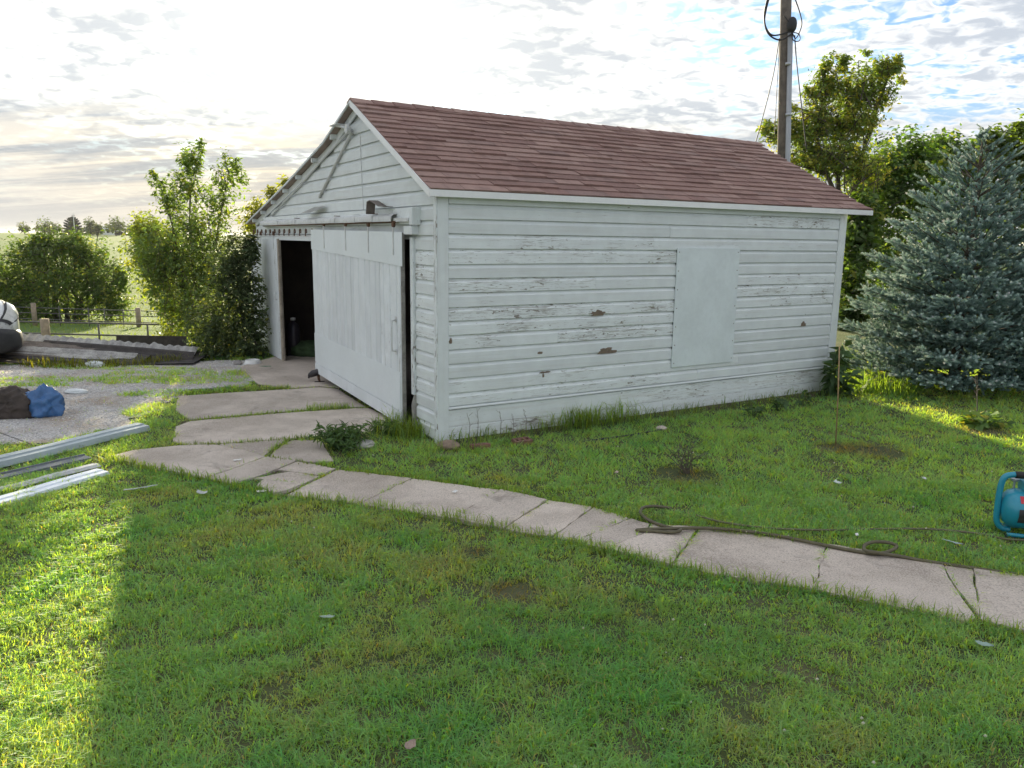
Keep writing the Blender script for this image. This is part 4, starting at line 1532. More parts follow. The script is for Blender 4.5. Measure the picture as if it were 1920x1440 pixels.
def build_trees():
    # tall leggy shrub at the near-left corner of the shed
    D = 17.0
    b = Vector((-6.55, 17.0, -.5))
    bl = blobs_at(b, D, [(365, 300, 14, 40, 2.2), (376, 272, 5, 14, .5), (346, 300, 9, 24, .9), (288, 325, 9, 14, .6), (455, 330, 10, 16, .6), (440, 300, 8, 16, .5), (352, 350, 26, 42, 4.4), (300, 345, 18, 24, 1.8), (325, 375, 26, 28, 2.8), (428, 330, 24, 34, 2.8), (410, 380, 28, 32, 3.2), (445, 310, 12, 16, .9), (370, 420, 54, 38, 10), (330, 480, 62, 55, 20), (390, 500, 55, 60, 18), (350, 560, 58, 48, 15), (395, 600, 55, 55, 14), (300, 500, 40, 45, 7), (400, 650, 62, 26, 8)])
    tree('tall_shrub', b, [rel(b, [(b.x, b.y, -.05), at(370, 560, D), at(355, 420, D), at(362, 285, D)]), rel(b, [(b.x + .1, b.y, 0), at(390, 560, D), at(410, 420, D), at(432, 315, D)]), rel(b, [(b.x - .1, b.y, 0), at(350, 560, D), at(325, 430, D), at(296, 330, D)])],
         bl, 25000, .080, (.165, .240, .085), 'tall leggy backlit shrub reaching above the sliding doors', 'shrub', cl=22, spread=.17, trunk_r=.04, limbs=36, yellow=.10, aspect=.5, elong=3.2, rise=1.3, shoots=420)
    # bright yellow-green shrub at its side
    D = 17.8
    b = Vector((-7.6, 17.8, -.6))
    bl = blobs_at(b, D, [(275, 430, 30, 26, 6), (270, 475, 36, 40, 8), (300, 520, 36, 36, 6), (310, 450, 30, 30, 5), (325, 570, 34, 36, 5), (340, 625, 40, 26, 4)])
    tree('yellow_green_shrub', b, [rel(b, [(b.x, b.y, -.02), at(310, 560, D), at(285, 450, D)]), rel(b, [(b.x, b.y, -.02), at(300, 560, D), at(262, 480, D)])],
         bl, 7200, .085, (.24, .30, .065), 'bright yellow-green broad-leaved shrub behind the tall shrub', 'shrub', cl=16, spread=.20, trunk_r=.03, limbs=16, yellow=.35, elong=2.4, rise=.8, shoots=160)
    # dark vine mass against the end of the doors
    D = 13.35
    b = Vector((-4.35, 13.35, 0))
    bl = blobs_at(b, D, [(445, 480, 36, 40, 8), (455, 540, 36, 50, 9), (465, 600, 32, 50, 9), (440, 640, 50, 40, 8), (478, 650, 22, 30, 4), (420, 580, 40, 60, 7), (470, 470, 16, 30, 3), (395, 610, 40, 50, 6), (425, 510, 36, 40, 5), (405, 655, 50, 24, 5)])
    tree('dark_vine_bush', b, [rel(b, [(b.x, b.y, -.02), at(455, 600, D), at(450, 470, D)]), rel(b, [(b.x - .2, b.y, -.02), at(430, 600, D), at(425, 520, D)])],
         bl, 17000, .062, (.085, .120, .058), 'dark dense vine bush hugging the end of the shed doors', 'vine', cl=14, spread=.16, trunk_r=.025, limbs=10, yellow=.02, mat=M_leafdull, zmin=.0)
    # feathery tree tip showing over the far roof slope
    D = 17.5
    b = Vector((-5.2, 17.5, -.3))
    bl = blobs_at(b, D, [(490, 395, 26, 18, 4), (515, 365, 16, 14, 3), (535, 345, 8, 12, 1.5), (470, 420, 22, 18, 3), (500, 440, 40, 25, 4)])
    tree('sumac_tree', b, [rel(b, [(b.x, b.y, -.3), at(490, 480, D), at(515, 370, D)])], bl, 2400, .11, (.27, .28, .07), 'feathery yellow-green tree tips behind the low roof edge', 'tree', cl=12, spread=.28, trunk_r=.04, limbs=10, aspect=.35, yellow=.5)
    # big round shrub in the pasture
    D = 31.5
    b = Vector((-18.6, 31.5, -1.75))
    bl = blobs_at(b, D, [(110, 505, 90, 52, 16), (30, 530, 62, 50, 10), (190, 538, 46, 44, 8), (-50, 545, 60, 50, 8), (112, 458, 48, 20, 4), (62, 472, 40, 24, 3.5), (162, 474, 36, 24, 3.5), (110, 572, 115, 28, 10), (215, 575, 26, 26, 2), (20, 580, 60, 24, 4), (228, 520, 14, 22, 1.2), (80, 450, 16, 12, .9), (140, 446, 16, 10, .8)])
    tr = []
    for px_ in (100, 112, 124, 138, 150, 88):
        p0 = at(px_, 598, D)
        tr.append(rel(b, [(p0.x, D, -1.8), at(px_ + random.uniform(-8, 8), 560, D), at(px_ + random.uniform(-40, 40), 500, D)]))
    tree('round_thicket', b, tr, bl, 38000, .13, (.100, .160, .045), 'large round many-stemmed thicket standing in the pasture', 'thicket', cl=20, spread=.19, trunk_r=.12, limbs=40, yellow=.07, aspect=.5, elong=2.4, rise=.7, shoots=160)
    # far horizon trees
    far = [(45, 427, 10, 9, 360, 'small pale round tree, farthest out on the crest'), (82, 425, 16, 14, 300, 'pale broad tree left of the far dark conifer'), (100, 428, 13, 11, 310, 'low pale tree touching the dark conifer'), (168, 424, 9, 18, 300, 'slim airy tree right of the far dark conifer'), (183, 428, 9, 11, 300, 'small dense tree beside the slim airy one'), (216, 421, 18, 14, 290, 'round dark tree in front of the far white building'), (250, 430, 20, 10, 330, 'wide low tree at the right end of the crest'), (270, 428, 20, 14, 330, 'hazy broad tree just behind the tall shrub')]
    for i, (px_, py_, rx, ry, D, lab) in enumerate(far):
        p = at(px_, py_, D)
        gz = float(terrain(p.x, p.y))
        b = Vector((p.x, p.y, gz))
        k = D / FPX
        bl = [(0, 0, p.z - gz, rx * k, rx * k, ry * k, 3), (-rx * k * .5, 0, p.z - gz - ry * k * .3, rx * k * .6, rx * k * .6, ry * k * .7, 1.5), (rx * k * .5, 0, p.z - gz - ry * k * .2, rx * k * .6, rx * k * .6, ry * k * .7, 1.5)]
        tree('horizon_tree', b, [[(0, 0, -.3), (0, 0, (p.z - gz) * .6), (0, 0, p.z - gz)]], bl, 900, .75, (.105, .145, .07), lab, 'tree', 'trees on the far crest', cl=8, spread=.16, trunk_r=.3, limbs=8, yellow=.05, mat=M_leafdull)
    # ---- right side: airy tree behind the far end of the roof
    D = 20.5
    b = Vector((8.1, 20.5, -.02))
    bl = blobs_at(b, D, [(1550, 160, 20, 30, 5), (1600, 170, 34, 34, 8), (1650, 130, 26, 18, 4), (1675, 125, 14, 14, 1.2), (1640, 170, 34, 24, 5), (1590, 230, 40, 36, 10), (1535, 225, 34, 34, 8), (1500, 240, 30, 26, 5), (1460, 250, 22, 22, 3.5), (1435, 240, 10, 12, .8), (1560, 290, 56, 36, 11), (1500, 290, 40, 26, 6), (1630, 225, 26, 22, 2.6), (1610, 310, 56, 40, 8), (1548, 125, 8, 16, 1.4), (1580, 120, 8, 14, 1.2), (1660, 195, 16, 14, 1.2), (1600, 420, 70, 80, 10), (1690, 150, 8, 10, .4), (1685, 108, 6, 8, .3), (1565, 108, 6, 12, .6), (1520, 175, 12, 18, 1), (1485, 205, 14, 14, .8), (1625, 95, 8, 8, .4)])
    tree('airy_tree', b, [rel(b, [(b.x, b.y, 0), at(1575, 420, D), at(1570, 300, D), at(1600, 160, D)]), rel(b, [(b.x, b.y, 0), at(1590, 420, D), at(1530, 280, D), at(1548, 140, D)]), rel(b, [(b.x, b.y, 0), at(1590, 400, D), at(1625, 260, D), at(1672, 125, D)])],
         bl, 27000, .10, (.175, .245, .065), 'tall airy sunlit tree behind the pole and roof end', 'tree', cl=20, spread=.20, elong=2.6, rise=.9, shoots=300, trunk_r=.12, limbs=40, yellow=.22, ycol=(.34, .33, .075), aspect=.45)
    # dense dark trees making the back hedge
    hedge = [
        (1690, 21.5, [(1690, 310, 70, 50, 8), (1660, 360, 60, 50, 8), (1730, 380, 60, 60, 8), (1640, 450, 50, 70, 8), (1690, 480, 70, 80, 9), (1720, 290, 40, 26, 3), (1680, 590, 80, 60, 8), (1650, 340, 44, 40, 5), (1625, 380, 36, 40, 4)], (.095, .165, .055), 'dense dark green tree directly behind the shed end', 15000, 1),
        (1800, 22.5, [(1770, 290, 46, 32, 6), (1800, 340, 60, 50, 8), (1830, 300, 40, 30, 4), (1800, 430, 80, 90, 10), (1760, 275, 26, 16, 2), (1800, 560, 90, 80, 9)], (.10, .175, .058), 'dense dark green tree behind the spruce top', 12000, 2),
        (1900, 20.5, [(1855, 268, 20, 22, 2.6), (1880, 285, 40, 34, 6), (1925, 290, 46, 60, 8), (1910, 240, 12, 14, 1), (1960, 320, 60, 90, 9), (1900, 360, 50, 60, 6), (1930, 480, 90, 90, 8), (1960, 600, 90, 70, 6)], (.135, .195, .052), 'lighter green tree rising beside the spruce at the frame edge', 11000, 3),
        (1610, 19.0, [(1600, 470, 28, 60, 6), (1605, 560, 30, 50, 6), (1620, 400, 30, 40, 4), (1590, 600, 20, 34, 3), (1598, 645, 30, 26, 3), (1640, 620, 40, 40, 4)], (.088, .145, .048), 'dark shrub filling the gap between shed corner and spruce', 10000, 4)]
    for px_, D, items, col, lab, n, sd in hedge:
        g = at(px_, 600, D)
        b = Vector((g.x, D, 0))
        bl = blobs_at(b, D, items)
        tops = [at(px_ + d, 330, D) for d in (-25, 10, 35)]
        tree('hedge_tree', b, [rel(b, [(b.x + random.uniform(-.3, .3), b.y, -.02), at(px_, 480, D), t]) for t in tops], bl, int(n * 1.25), .135, col, lab, 'tree', 'trees behind the shed', cl=18, spread=.20, elong=2.0, rise=.4, trunk_r=.055, limbs=16, yellow=.05, aspect=.6)


build_trees()


def build_spruce(base, H, R, name, label, ntw=3300, far=False, group=None, px_scale=1.0):
    root = empty(name, base)
    tag(root, label, 'spruce', group)
    mb = MB().tube([(0, 0, -.05), (0, 0, H * .5), (0, 0, H * .97)], [R * .05, R * .03, R * .006], 8)
    mb.build('trunk', M_bark, root)
    # branch tips: twigs shaped like bottle brushes
    tw_p, tw_d, tw_l, tw_c = [], [], [], []
    br = MB()
    levels = int(17 if not far else 9)
    for i in range(levels):
        t = i / (levels - 1)
        z = H * (.058 + .892 * t ** .93)
        rad = R * (1 - t) ** .80 * (1.0 if i > 1 else (.86, .96)[i]) + R * .02
        nb = max(4, int((20 if not far else 12) * (1 - t) ** .55))
        a0 = random.uniform(0, 6.28)
        for k in range(nb):
            a = a0 + 6.283 * k / nb + random.uniform(-.12, .12)
            rr = rad * random.uniform(.80, 1.10)
            rise = (.16 + .95 * t ** 1.6) * rr + random.uniform(-.03, .05)
            tip = Vector((math.cos(a) * rr, math.sin(a) * rr, z + rise - .10 * rr))
            st = Vector((0, 0, z - .05 * rr))
            if not far:
                br.tube([st, st.lerp(tip, .5) + Vector((0, 0, -.05 * rr)), tip], [.012, .008, .004], 4)
            m = max(3, int(rr / (.075 if not far else .3)))
            d0 = (tip - st).normalized()
            side = d0.cross(Vector((0, 0, 1))).normalized()
            for q in range(m):
                u = .22 + .80 * (q + .5) / m
                p = st.lerp(tip, u) + Vector((0, 0, -.05 * rr * math.sin(u * 3.1)))
                ln = rr * .42 * (1.12 - u) + .06
                for sg in (-1, 1):
                    for lay in range(2 if not far else 1):
                        e = d0 * .75 + side * sg * random.uniform(.35, 1.0) + Vector((0, 0, random.uniform(-.12, .42)))
                        e.normalize()
                        if (not far) and ln > .17:
                            # sub-twigs along the side shoot
                            mm = int(ln / .085)
                            for s_ in range(1, mm + 1):
                                tw_p.append(p + e * ln * s_ / mm * random.uniform(.75, 1.1) + Vector((random.uniform(-.02, .02), random.uniform(-.02, .02), random.uniform(-.015, .03))))
                                tw_d.append((e + Vector((random.gauss(0, .35), random.gauss(0, .35), random.gauss(.1, .2)))).normalized())
                                tw_l.append(random.uniform(.085, .14))
                                tw_c.append(min(1, u))
                        else:
                            tw_p.append(p)
                            tw_d.append(e)
                            tw_l.append(max(.08, ln) * random.uniform(.8, 1.1))
                            tw_c.append(min(1, u))
            tw_p.append(tip)
            tw_d.append(d0)
            tw_l.append(.13 if not far else .5)
            tw_c.append(1)
    # leader
    for zz in np.linspace(H * .90, H * 1.0, 7):
        for _ in range(3):
            tw_p.append(Vector((0, 0, zz)))
            tw_d.append(Vector((random.gauss(0, .5), random.gauss(0, .5), 1)).normalized())
            tw_l.append(.12 * (1 if not far else 3))
            tw_c.append(1)
    if br.v:
        br.build('branches', M_bark, root)
    P = np.array([tuple(p) for p in tw_p])
    Dv = np.array([tuple(d) for d in tw_d])
    Lh = np.array(tw_l)
    cc = np.array(tw_c)
    if len(P) > ntw:
        # keep outer twigs preferentially
        keep = rng.random(len(P)) < np.clip((ntw / len(P)) * (.55 + .9 * cc), 0, 1)
        P, Dv, Lh, cc = P[keep], Dv[keep], Lh[keep], cc[keep]
    nt = len(P)
    NN = 60 if not far else 30
    s = np.tile((np.arange(NN) + .5) / NN, (nt, 1))
    ph = rng.uniform(0, 6.283, (nt, NN))
    a = unit(np.cross(Dv, np.array([.13, .21, 1.0])))
    b2 = np.cross(Dv, a)
    radial = a[:, None] * np.cos(ph)[..., None] + b2[:, None] * np.sin(ph)[..., None]
    root_p = P[:, None] + Dv[:, None] * (s * Lh[:, None])[..., None]
    nl = (.038 if not far else .5) * (1.0 - .35 * s[..., None])
    dirn = unit(radial + Dv[:, None] * .85)
    tip_p = root_p + dirn * nl
    wv = unit(np.cross(dirn, Dv[:, None] + .01)) * (.0068 if not far else .22)
    V = np.stack([root_p - wv, root_p + wv, tip_p], 2).reshape(-1, 3)
    T = np.arange(len(V)).reshape(-1, 3)
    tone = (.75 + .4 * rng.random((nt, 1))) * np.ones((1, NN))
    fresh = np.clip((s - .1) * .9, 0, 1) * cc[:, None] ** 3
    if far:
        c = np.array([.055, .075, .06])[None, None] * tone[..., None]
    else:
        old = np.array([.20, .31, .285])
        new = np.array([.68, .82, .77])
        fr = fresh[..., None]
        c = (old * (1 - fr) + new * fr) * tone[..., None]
    col = np.repeat(c.reshape(-1, 3), 3, 0)
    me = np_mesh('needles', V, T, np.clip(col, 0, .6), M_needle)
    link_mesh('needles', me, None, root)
    print('spruce twigs', nt, len(T))


build_spruce(Vector((6.66, 11.45, 0)), 3.78, 1.74, 'blue_spruce', 'blue-grey spruce standing on the lawn beyond the shed', 13000)
p = at(137, 430, 310)
build_spruce(Vector((p.x, p.y, float(terrain(p.x, p.y)) - .2)), 6.8, 4.6, 'far_spruce', 'dark conifer silhouetted on the far crest', 1200, True)
#@@P4
# ================================================================== THINGS IN THE YARD
def lump(name, base, size, mat, parent=None, seed=0, detail=4, amp=.25, freq=2.2, ridged=True, flat=.0, sub=4):
    """irregular soft mass resting on its base (folded cloth, stone, crumpled plastic)"""
    bm = bmesh.new()
    bmesh.ops.create_icosphere(bm, subdivisions=sub, radius=1.0)
    off = Vector((seed * 3.7, seed * 1.3, seed * 2.1))
    for v in bm.verts:
        n = v.co.normalized()
        s = 0
        a = 1.0
        f = freq
        for k in range(detail):
            q = mnoise.noise(n * f + off)
            s += a * ((1 - abs(q) * 2) if ridged else q)
            a *= .5
            f *= 2.1
        v.co = n * (1 + amp * s * .6)
    for v in bm.verts:
        v.co.x *= size[0]
        v.co.y *= size[1]
        v.co.z = max(v.co.z * size[2] + size[2] * .72, flat)
    me = bpy.data.meshes.new(name)
    bm.to_mesh(me)
    bm.free()
    for p in me.polygons:
        p.use_smooth = True
    return link_mesh(name, me, mat, parent, base)


# ------------------------------------------------------------------ utility pole behind the shed
def build_pole():
    D = 17.0
    top, low = at(1475, -60, D), at(1468, 290, D)
    dr = (top - low).normalized()
    b = low - dr * (low.z / dr.z)
    t = b + dr * 9.2
    root = empty('utility_pole', b)
    tag(root, 'tall grey wooden utility pole rising behind the shed roof', 'pole')
    R_ = lambda pts: [tuple(Vector(p) - b) for p in pts]
    MB().tube(R_([b - dr * .2, b.lerp(t, .5), t]), [.125, .115, .105], 16).build('pole', M_polewood, root, smooth=True)
    c0, c1 = at(1477, 300, D - .14), at(1482, 62, D - .14)
    cd = (c1 - c0).normalized()
    MB().tube(R_([c0 - cd * (c0.z - .1), c1]), .052, 10).build('conduit', M_pvc, root, smooth=True)
    for py_ in (215, 120):
        c = at(1478, py_, D - .14)
        MB().tube(R_([c - cd * .03, c + cd * .03]), .062, 10).build('conduit_strap', M_galv, root, smooth=True)
    hd = lump('weatherhead', tuple(at(1484, 58, D - .16) - b), (.10, .10, .16), M_cable, root, 3, 2, .1, 1.5, False, -9)
    def wire(pts, r=.012, nm='wire', m=M_cable):
        P = [Vector(at(x, y, D - d)) for x, y, d in pts]
        out = []
        for i in range(len(P) - 1):
            p0, p1, p2, p3 = P[max(i - 1, 0)], P[i], P[i + 1], P[min(i + 2, len(P) - 1)]
            for k in range(6):
                s = k / 6
                out.append(.5 * ((2 * p1) + (-p0 + p2) * s + (2 * p0 - 5 * p1 + 4 * p2 - p3) * s * s + (-p0 + 3 * p1 - 3 * p2 + p3) * s ** 3))
        out.append(P[-1])
        MB().tube(R_(out), r, 6).build(nm, m, root, smooth=True)
    wire([(1444, -10, .3), (1436, 20, .3), (1434, 45, .3), (1448, 66, .3), (1480, 60, .2)], .017)
    wire([(1441, -10, .35), (1433, 30, .35), (1440, 62, .35), (1462, 75, .3), (1484, 64, .2)], .017)
    wire([(1488, -10, .2), (1500, 25, .2), (1503, 48, .2), (1492, 72, .2), (1484, 56, .2)], .012)
    wire([(1484, 60, .2), (1498, 64, .2), (1499, 76, .2), (1488, 76, .2), (1484, 60, .2)], .010)
    wire([(1490, 66, .2), (1494, 120, .2), (1503, 200, .2), (1512, 280, .2)], .011)
    wire([(1461, 72, .25), (1450, 140, .3), (1430, 220, .4), (1416, 270, .45)], .010)
    wire([(1462, 72, .25), (1457, 160, .3), (1452, 260, .35)], .007)
    wire([(1470, 30, .2), (1477, 38, .2), (1485, 48, .2)], .012)


build_pole()


# ------------------------------------------------------------------ pasture fences
def fence(name, D, label, posts, rails, verts, pr, rr):
    b = at(posts[0][0], posts[0][1], D)
    b = Vector((b.x, D, float(terrain(b.x, D))))
    root = empty(name, b)
    tag(root, label, 'fence')
    for x, ytop in posts:
        p = at(x, ytop, D)
        MB().tube([(p.x - b.x, 0, float(terrain(p.x, D)) - b.z - .1), (p.x - b.x, 0, p.z - b.z)], pr, 10).build('post', plain('tan_fence_post', (.30, .24, .17), .85, 0, .3, 9, .4), root, smooth=True)
    for (xa, ya, xb, yb) in rails:
        p, q = at(xa, ya, D + .08), at(xb, yb, D + .08)
        MB().tube([tuple(p - b), tuple(q - b)], rr, 8).build('rail', M_galvdark, root, smooth=True)
    for x, yt in verts:
        p = at(x, yt, D + .08)
        MB().tube([(p.x - b.x, .08, float(terrain(p.x, D)) - b.z - .1), tuple(p - b)], rr * 1.1, 8).build('picket', M_galvdark, root, smooth=True)


M_galvdark = plain('dull_pipe', (.13, .125, .115), .6, .3, .3, 12, .2)
fence('pipe_fence', 19.0, 'near pipe fence with tan wooden posts across the pasture', [(83, 598), (321, 606), (-60, 594)], [(-60, 601, 420, 611), (-60, 622, 420, 634), (-60, 645, 420, 660)], [(184, 605), (276, 607), (372, 611), (20, 603)], .105, .022)
fence('wire_fence', 28.0, 'farther low pipe fence passing below the round thicket', [(62, 568), (258, 577), (-40, 564)], [(-60, 573, 430, 588), (-60, 583, 430, 598), (-60, 594, 430, 610)], [(110, 574), (165, 577), (195, 578), (230, 579), (300, 582), (345, 585)], .085, .016)


# ------------------------------------------------------------------ far things on the crest
def far_house():
    p = at(193, 437, 318)
    z = float(terrain(p.x, p.y))
    root = empty('far_farmhouse', (p.x, p.y, z), .1)
    tag(root, 'low white farm building between trees on the far crest', 'building')
    w = MB().box(-5.5, 5.5, -3, 3, 0, 2.2).build('wall', M_fascia, root)
    mb = MB()
    mb.add([(-5.8, -3.3, 2.2), (5.8, -3.3, 2.2), (5.8, 3.3, 2.2), (-5.8, 3.3, 2.2), (-5.8, 0, 3.4), (5.8, 0, 3.4)], [(0, 1, 5, 4), (2, 3, 4, 5), (0, 4, 3), (1, 2, 5), (3, 2, 1, 0)])
    mb.build('roof', plain('pale_metal_roof', (.5, .52, .55), .5, .3), root)
    for x in (-3.5, 0, 3.2):
        MB().box(x - .5, x + .5, -3.03, -3.0, .8, 1.8).build('window', M_cable, root)


far_house()
p = at(137, 400, 300)
gz = float(terrain(p.x, p.y))
fp = empty('far_pole', (p.x, p.y, gz))
tag(fp, 'slim pale pole in front of the far dark conifer', 'pole')
MB().tube([(0, 0, 0), (0, 0, p.z - gz)], [.16, .12], 8).build('shaft', M_fascia, fp)
MB().box(-.7, .7, -.06, .06, p.z - gz - .9, p.z - gz - .75).build('crossarm', M_polewood, fp)


# ------------------------------------------------------------------ vehicles
def loft(secs, n=20, power=2.6):
    """secs: (x, zlow, zhigh, halfwidth) -> closed body with rounded-box sections"""
    mb = MB()
    for (x, z0, z1, hw) in secs:
        zc, hz = (z0 + z1) / 2, (z1 - z0) / 2
        for k in range(n):
            a = 2 * math.pi * k / n
            ca, sa = math.cos(a), math.sin(a)
            mb.v.append((x, math.copysign(abs(ca) ** (2 / power), ca) * hw, zc + math.copysign(abs(sa) ** (2 / power), sa) * hz))
    m = len(secs)
    for i in range(m - 1):
        for k in range(n):
            k2 = (k + 1) % n
            mb.f.append((i * n + k, i * n + k2, (i + 1) * n + k2, (i + 1) * n + k))
    mb.f.append(tuple(range(n)))
    mb.f.append(tuple((m - 1) * n + k for k in reversed(range(n))))
    return mb


def build_car(name, loc, rz, label, s=1.0, paintm=None):
    root = empty(name, loc, rz)
    root.scale = (s, s, s)
    tag(root, label, 'car')
    pm = paintm or plain('silver_car_paint', (.62, .63, .63), .28, .25, .05, 3, .0, coat=.7)
    dk = plain('dark_bumper_plastic', (.030, .030, .032), .5, 0, .2, 20, .1)
    gl = plain('car_glass', (.02, .022, .025), .08, 0, .1, 3, .0)
    SECS = [(.0, .40, .70, .54), (-.05, .34, .80, .68), (-.16, .28, .93, .78), (-.34, .26, 1.04, .84), (-.7, .25, 1.10, .86), (-1.3, .25, 1.10, .88), (-2.4, .25, 1.12, .89), (-3.6, .26, 1.10, .88), (-4.2, .30, 1.04, .82), (-4.35, .42, .86, .70)]
    body = loft(SECS, 96, 3.4).build('body', pm, root, smooth=True)
    loft([(-.95, .95, 1.12, .74), (-1.25, .98, 1.30, .72), (-1.75, 1.0, 1.60, .68), (-2.3, 1.0, 1.70, .66), (-3.4, 1.0, 1.68, .65), (-4.0, 1.0, 1.45, .64), (-4.2, 1.0, 1.15, .66)], 24, 3.0).build('cabin', pm, body, smooth=True)
    for sg in (-1, 1):
        mb = MB()
        mb.hexa([(-1.35, sg * .735, 1.12), (-3.9, sg * .735, 1.12), (-3.7, sg * .690, 1.50), (-1.85, sg * .690, 1.50)], [(-1.35, sg * .715, 1.12), (-3.9, sg * .715, 1.12), (-3.7, sg * .665, 1.50), (-1.85, sg * .665, 1.50)])
        mb.build('side_window', gl, root)
    loft([(.050, .24, .56, .52), (.006, .20, .61, .69), (-.12, .17, .63, .80), (-.34, .16, .60, .855), (-.60, .16, .45, .88)], 28, 3.6).build('bumper', dk, root, smooth=True)
    for sg in (-1, 1):
        def patch(x0, x1, a0, a1, off, nm, m):
            mb = MB()
            nu, nv = 8, 8
            for i in range(nu + 1):
                x = x0 + (x1 - x0) * i / nu
                for (s0, s1) in zip(SECS, SECS[1:]):
                    if s1[0] <= x <= s0[0]:
                        f = (s0[0] - x) / (s0[0] - s1[0])
                        z0, z1, hw = (s0[q] + (s1[q] - s0[q]) * f for q in (1, 2, 3))
                for j in range(nv + 1):
                    a = math.radians(a0 + (a1 - a0) * j / nv - 9 * i / nu + 6)
                    zc, hz = (z0 + z1) / 2, (z1 - z0) / 2
                    mb.v.append((x + off, sg * (abs(math.cos(a)) ** (2 / 3.4) * hw + off), zc + math.sin(a) ** (2 / 3.4) * hz + off if a > 0 else zc))
            for i in range(nu):
                for j in range(nv):
                    q = i * (nv + 1) + j
                    mb.f.append((q, q + 1, q + nv + 2, q + nv + 1))
            return mb.build(nm, m, root, smooth=True)
        patch(-.012, -.56, 8, 50, .008, 'headlight_seal', dk)
        patch(-.03, -.52, 12, 46, .014, 'headlight', plain('clear_headlight', (.50, .50, .46), .10, 0, .3, 7, .0, coat=1.0))
        MB().lathe([(.0, -.012), (.055, -.012), (.06, 0), (.05, .015), (.0, .015)], 16, (-.02, sg * .60, .36), 'x').build('fog_lamp', plain('fog_glass', (.35, .34, .30), .15), root)
        for x in (-.85, -3.45):
            w = MB().lathe([(.0, -.10), (.25, -.10), (.31, -.08), (.33, -.03), (.33, .03), (.31, .08), (.25, .10), (.0, .10)], 28, (x, sg * .80, .33), 'y').build('wheel', M_blackplastic, root, smooth=True)
            MB().lathe([(.0, -.108), (.2, -.108), (.22, -.09), (.22, .09), (.2, .108), (.0, .108)], 20, (x, sg * .80, .33), 'y').build('rim', M_galv, w)
    return root


pn = at(42, 655, 12.4)
build_car('parked_car', (pn.x - .36, 11.73, 0), math.radians(-35), 'silver car nose with dark bumper beside the metal pile', 1.0)
p = at(228, 437, 292)
build_car('far_car', (p.x + 2, p.y, float(terrain(p.x, p.y))), 0, 'tiny dark car parked on the far crest', 1.0, plain('dark_car_paint', (.02, .02, .03), .3))


# ------------------------------------------------------------------ pile of old sheet metal
def sheet(loc, L, Wd, lam, amp, along, rot, mat, label, bend=0.0, ragged=0.0, seed=0):
    r = random.Random(seed)
    nu, nv = int(L / .03), int(Wd / .025)
    vs, fs = [], []
    for j in range(nv + 1):
        v = Wd * (j / nv - .5)
        for i in range(nu + 1):
            u = L * (i / nu - .5)
            ph = (u if along == 'u' else v) / lam * 6.283
            z = amp * math.sin(ph) + bend * (u / L) ** 2 + .008 * math.sin(u * 2.3 + seed) * math.sin(v * 4 + seed)
            vv = v
            if ragged and j in (0, nv):
                vv += ragged * mnoise.noise(Vector((u * 6, seed, 0)))
                z += ragged * .8 * mnoise.noise(Vector((u * 7, seed + 3, 1)))
            vs.append((u, vv, z))
    for j in range(nv):
        for i in range(nu):
            a = j * (nu + 1) + i
            fs.append((a, a + 1, a + nu + 2, a + nu + 1))
    n0 = len(vs)
    vs += [(x, y, z - .002) for x, y, z in vs]
    fs += [tuple(n0 + q for q in reversed(f)) for f in fs]
    me = bpy.data.meshes.new('corrugated_sheet')
    me.from_pydata(vs, [], fs)
    o = link_mesh('corrugated_sheet', me, mat, None, loc, [math.radians(a) for a in rot])
    for p_ in me.polygons:
        p_.use_smooth = True
    tag(o, label, 'metal sheet', 'old metal sheets in the pile')
    return o


M_tin = plain('weathered_tin', (.33, .32, .30), .65, .1, .5, 4, .3)
M_tinrust = plain('rust_streaked_tin', (.16, .135, .115), .65, .3, .5, 5, .3)
M_tindark = plain('dark_tin', (.050, .043, .040), .7, .15, .5, 6, .3)  # darkest sheet colour, for the dark bands of the pile


def build_pile():
    y0 = 12.75
    sheet((-6.87, y0 + .02, .04), 3.3, 1.0, .09, .010, 'v', (4, -1, 3), M_tindark, 'dark sheet flat on the ground under the pile', .0, .0, 1)
    sheet((-7.07, y0 - .14, .075), 2.7, .85, .09, .011, 'v', (10, 2.0, 1), M_tinrust, 'rust-brown ribbed sheet second from the ground in the pile', .03, .0, 2)
    sheet((-7.27, y0 - .20, .13), 2.5, .55, .09, .010, 'v', (14, 2.2, 0), M_tindark, 'dark ribbed sheet in the middle of the pile', .0, .0, 3)
    sheet((-7.57, y0 - .10, .19), 2.1, .50, .08, .009, 'v', (18, 3.4, 4), M_tinrust, 'brown ribbed sheet nearest the car on the pile', .02, .0, 4)
    sheet((-6.87, y0 + .16, .21), 3.0, .34, .14, .016, 'u', (34, 3.6, -1), M_tin, 'long pale sheet with ragged wavy edge topping the pile', .05, .035, 5)
    sheet((-6.62, y0 - .02, .14), 2.6, .30, .09, .010, 'v', (50, 3.4, -3), M_tindark, 'dark sheet on edge under the ragged top sheet', -.06, .0, 6)
    sheet((-7.37, y0 - .22, .155), 2.3, .26, .09, .010, 'v', (24, 3.2, 1), M_tin, 'narrow pale sheet in the middle of the pile', .0, .02, 7)
    o = MB().box(-.62, .62, -.015, .015, -.14, .14).build('dark_board', M_darkwood, None, bevel=.004)
    o.location = (-6.5, 13.75, .16)
    o.rotation_euler = (math.radians(-14), 0, math.radians(2))
    tag(o, 'short dark board standing behind the metal pile', 'board')


build_pile()


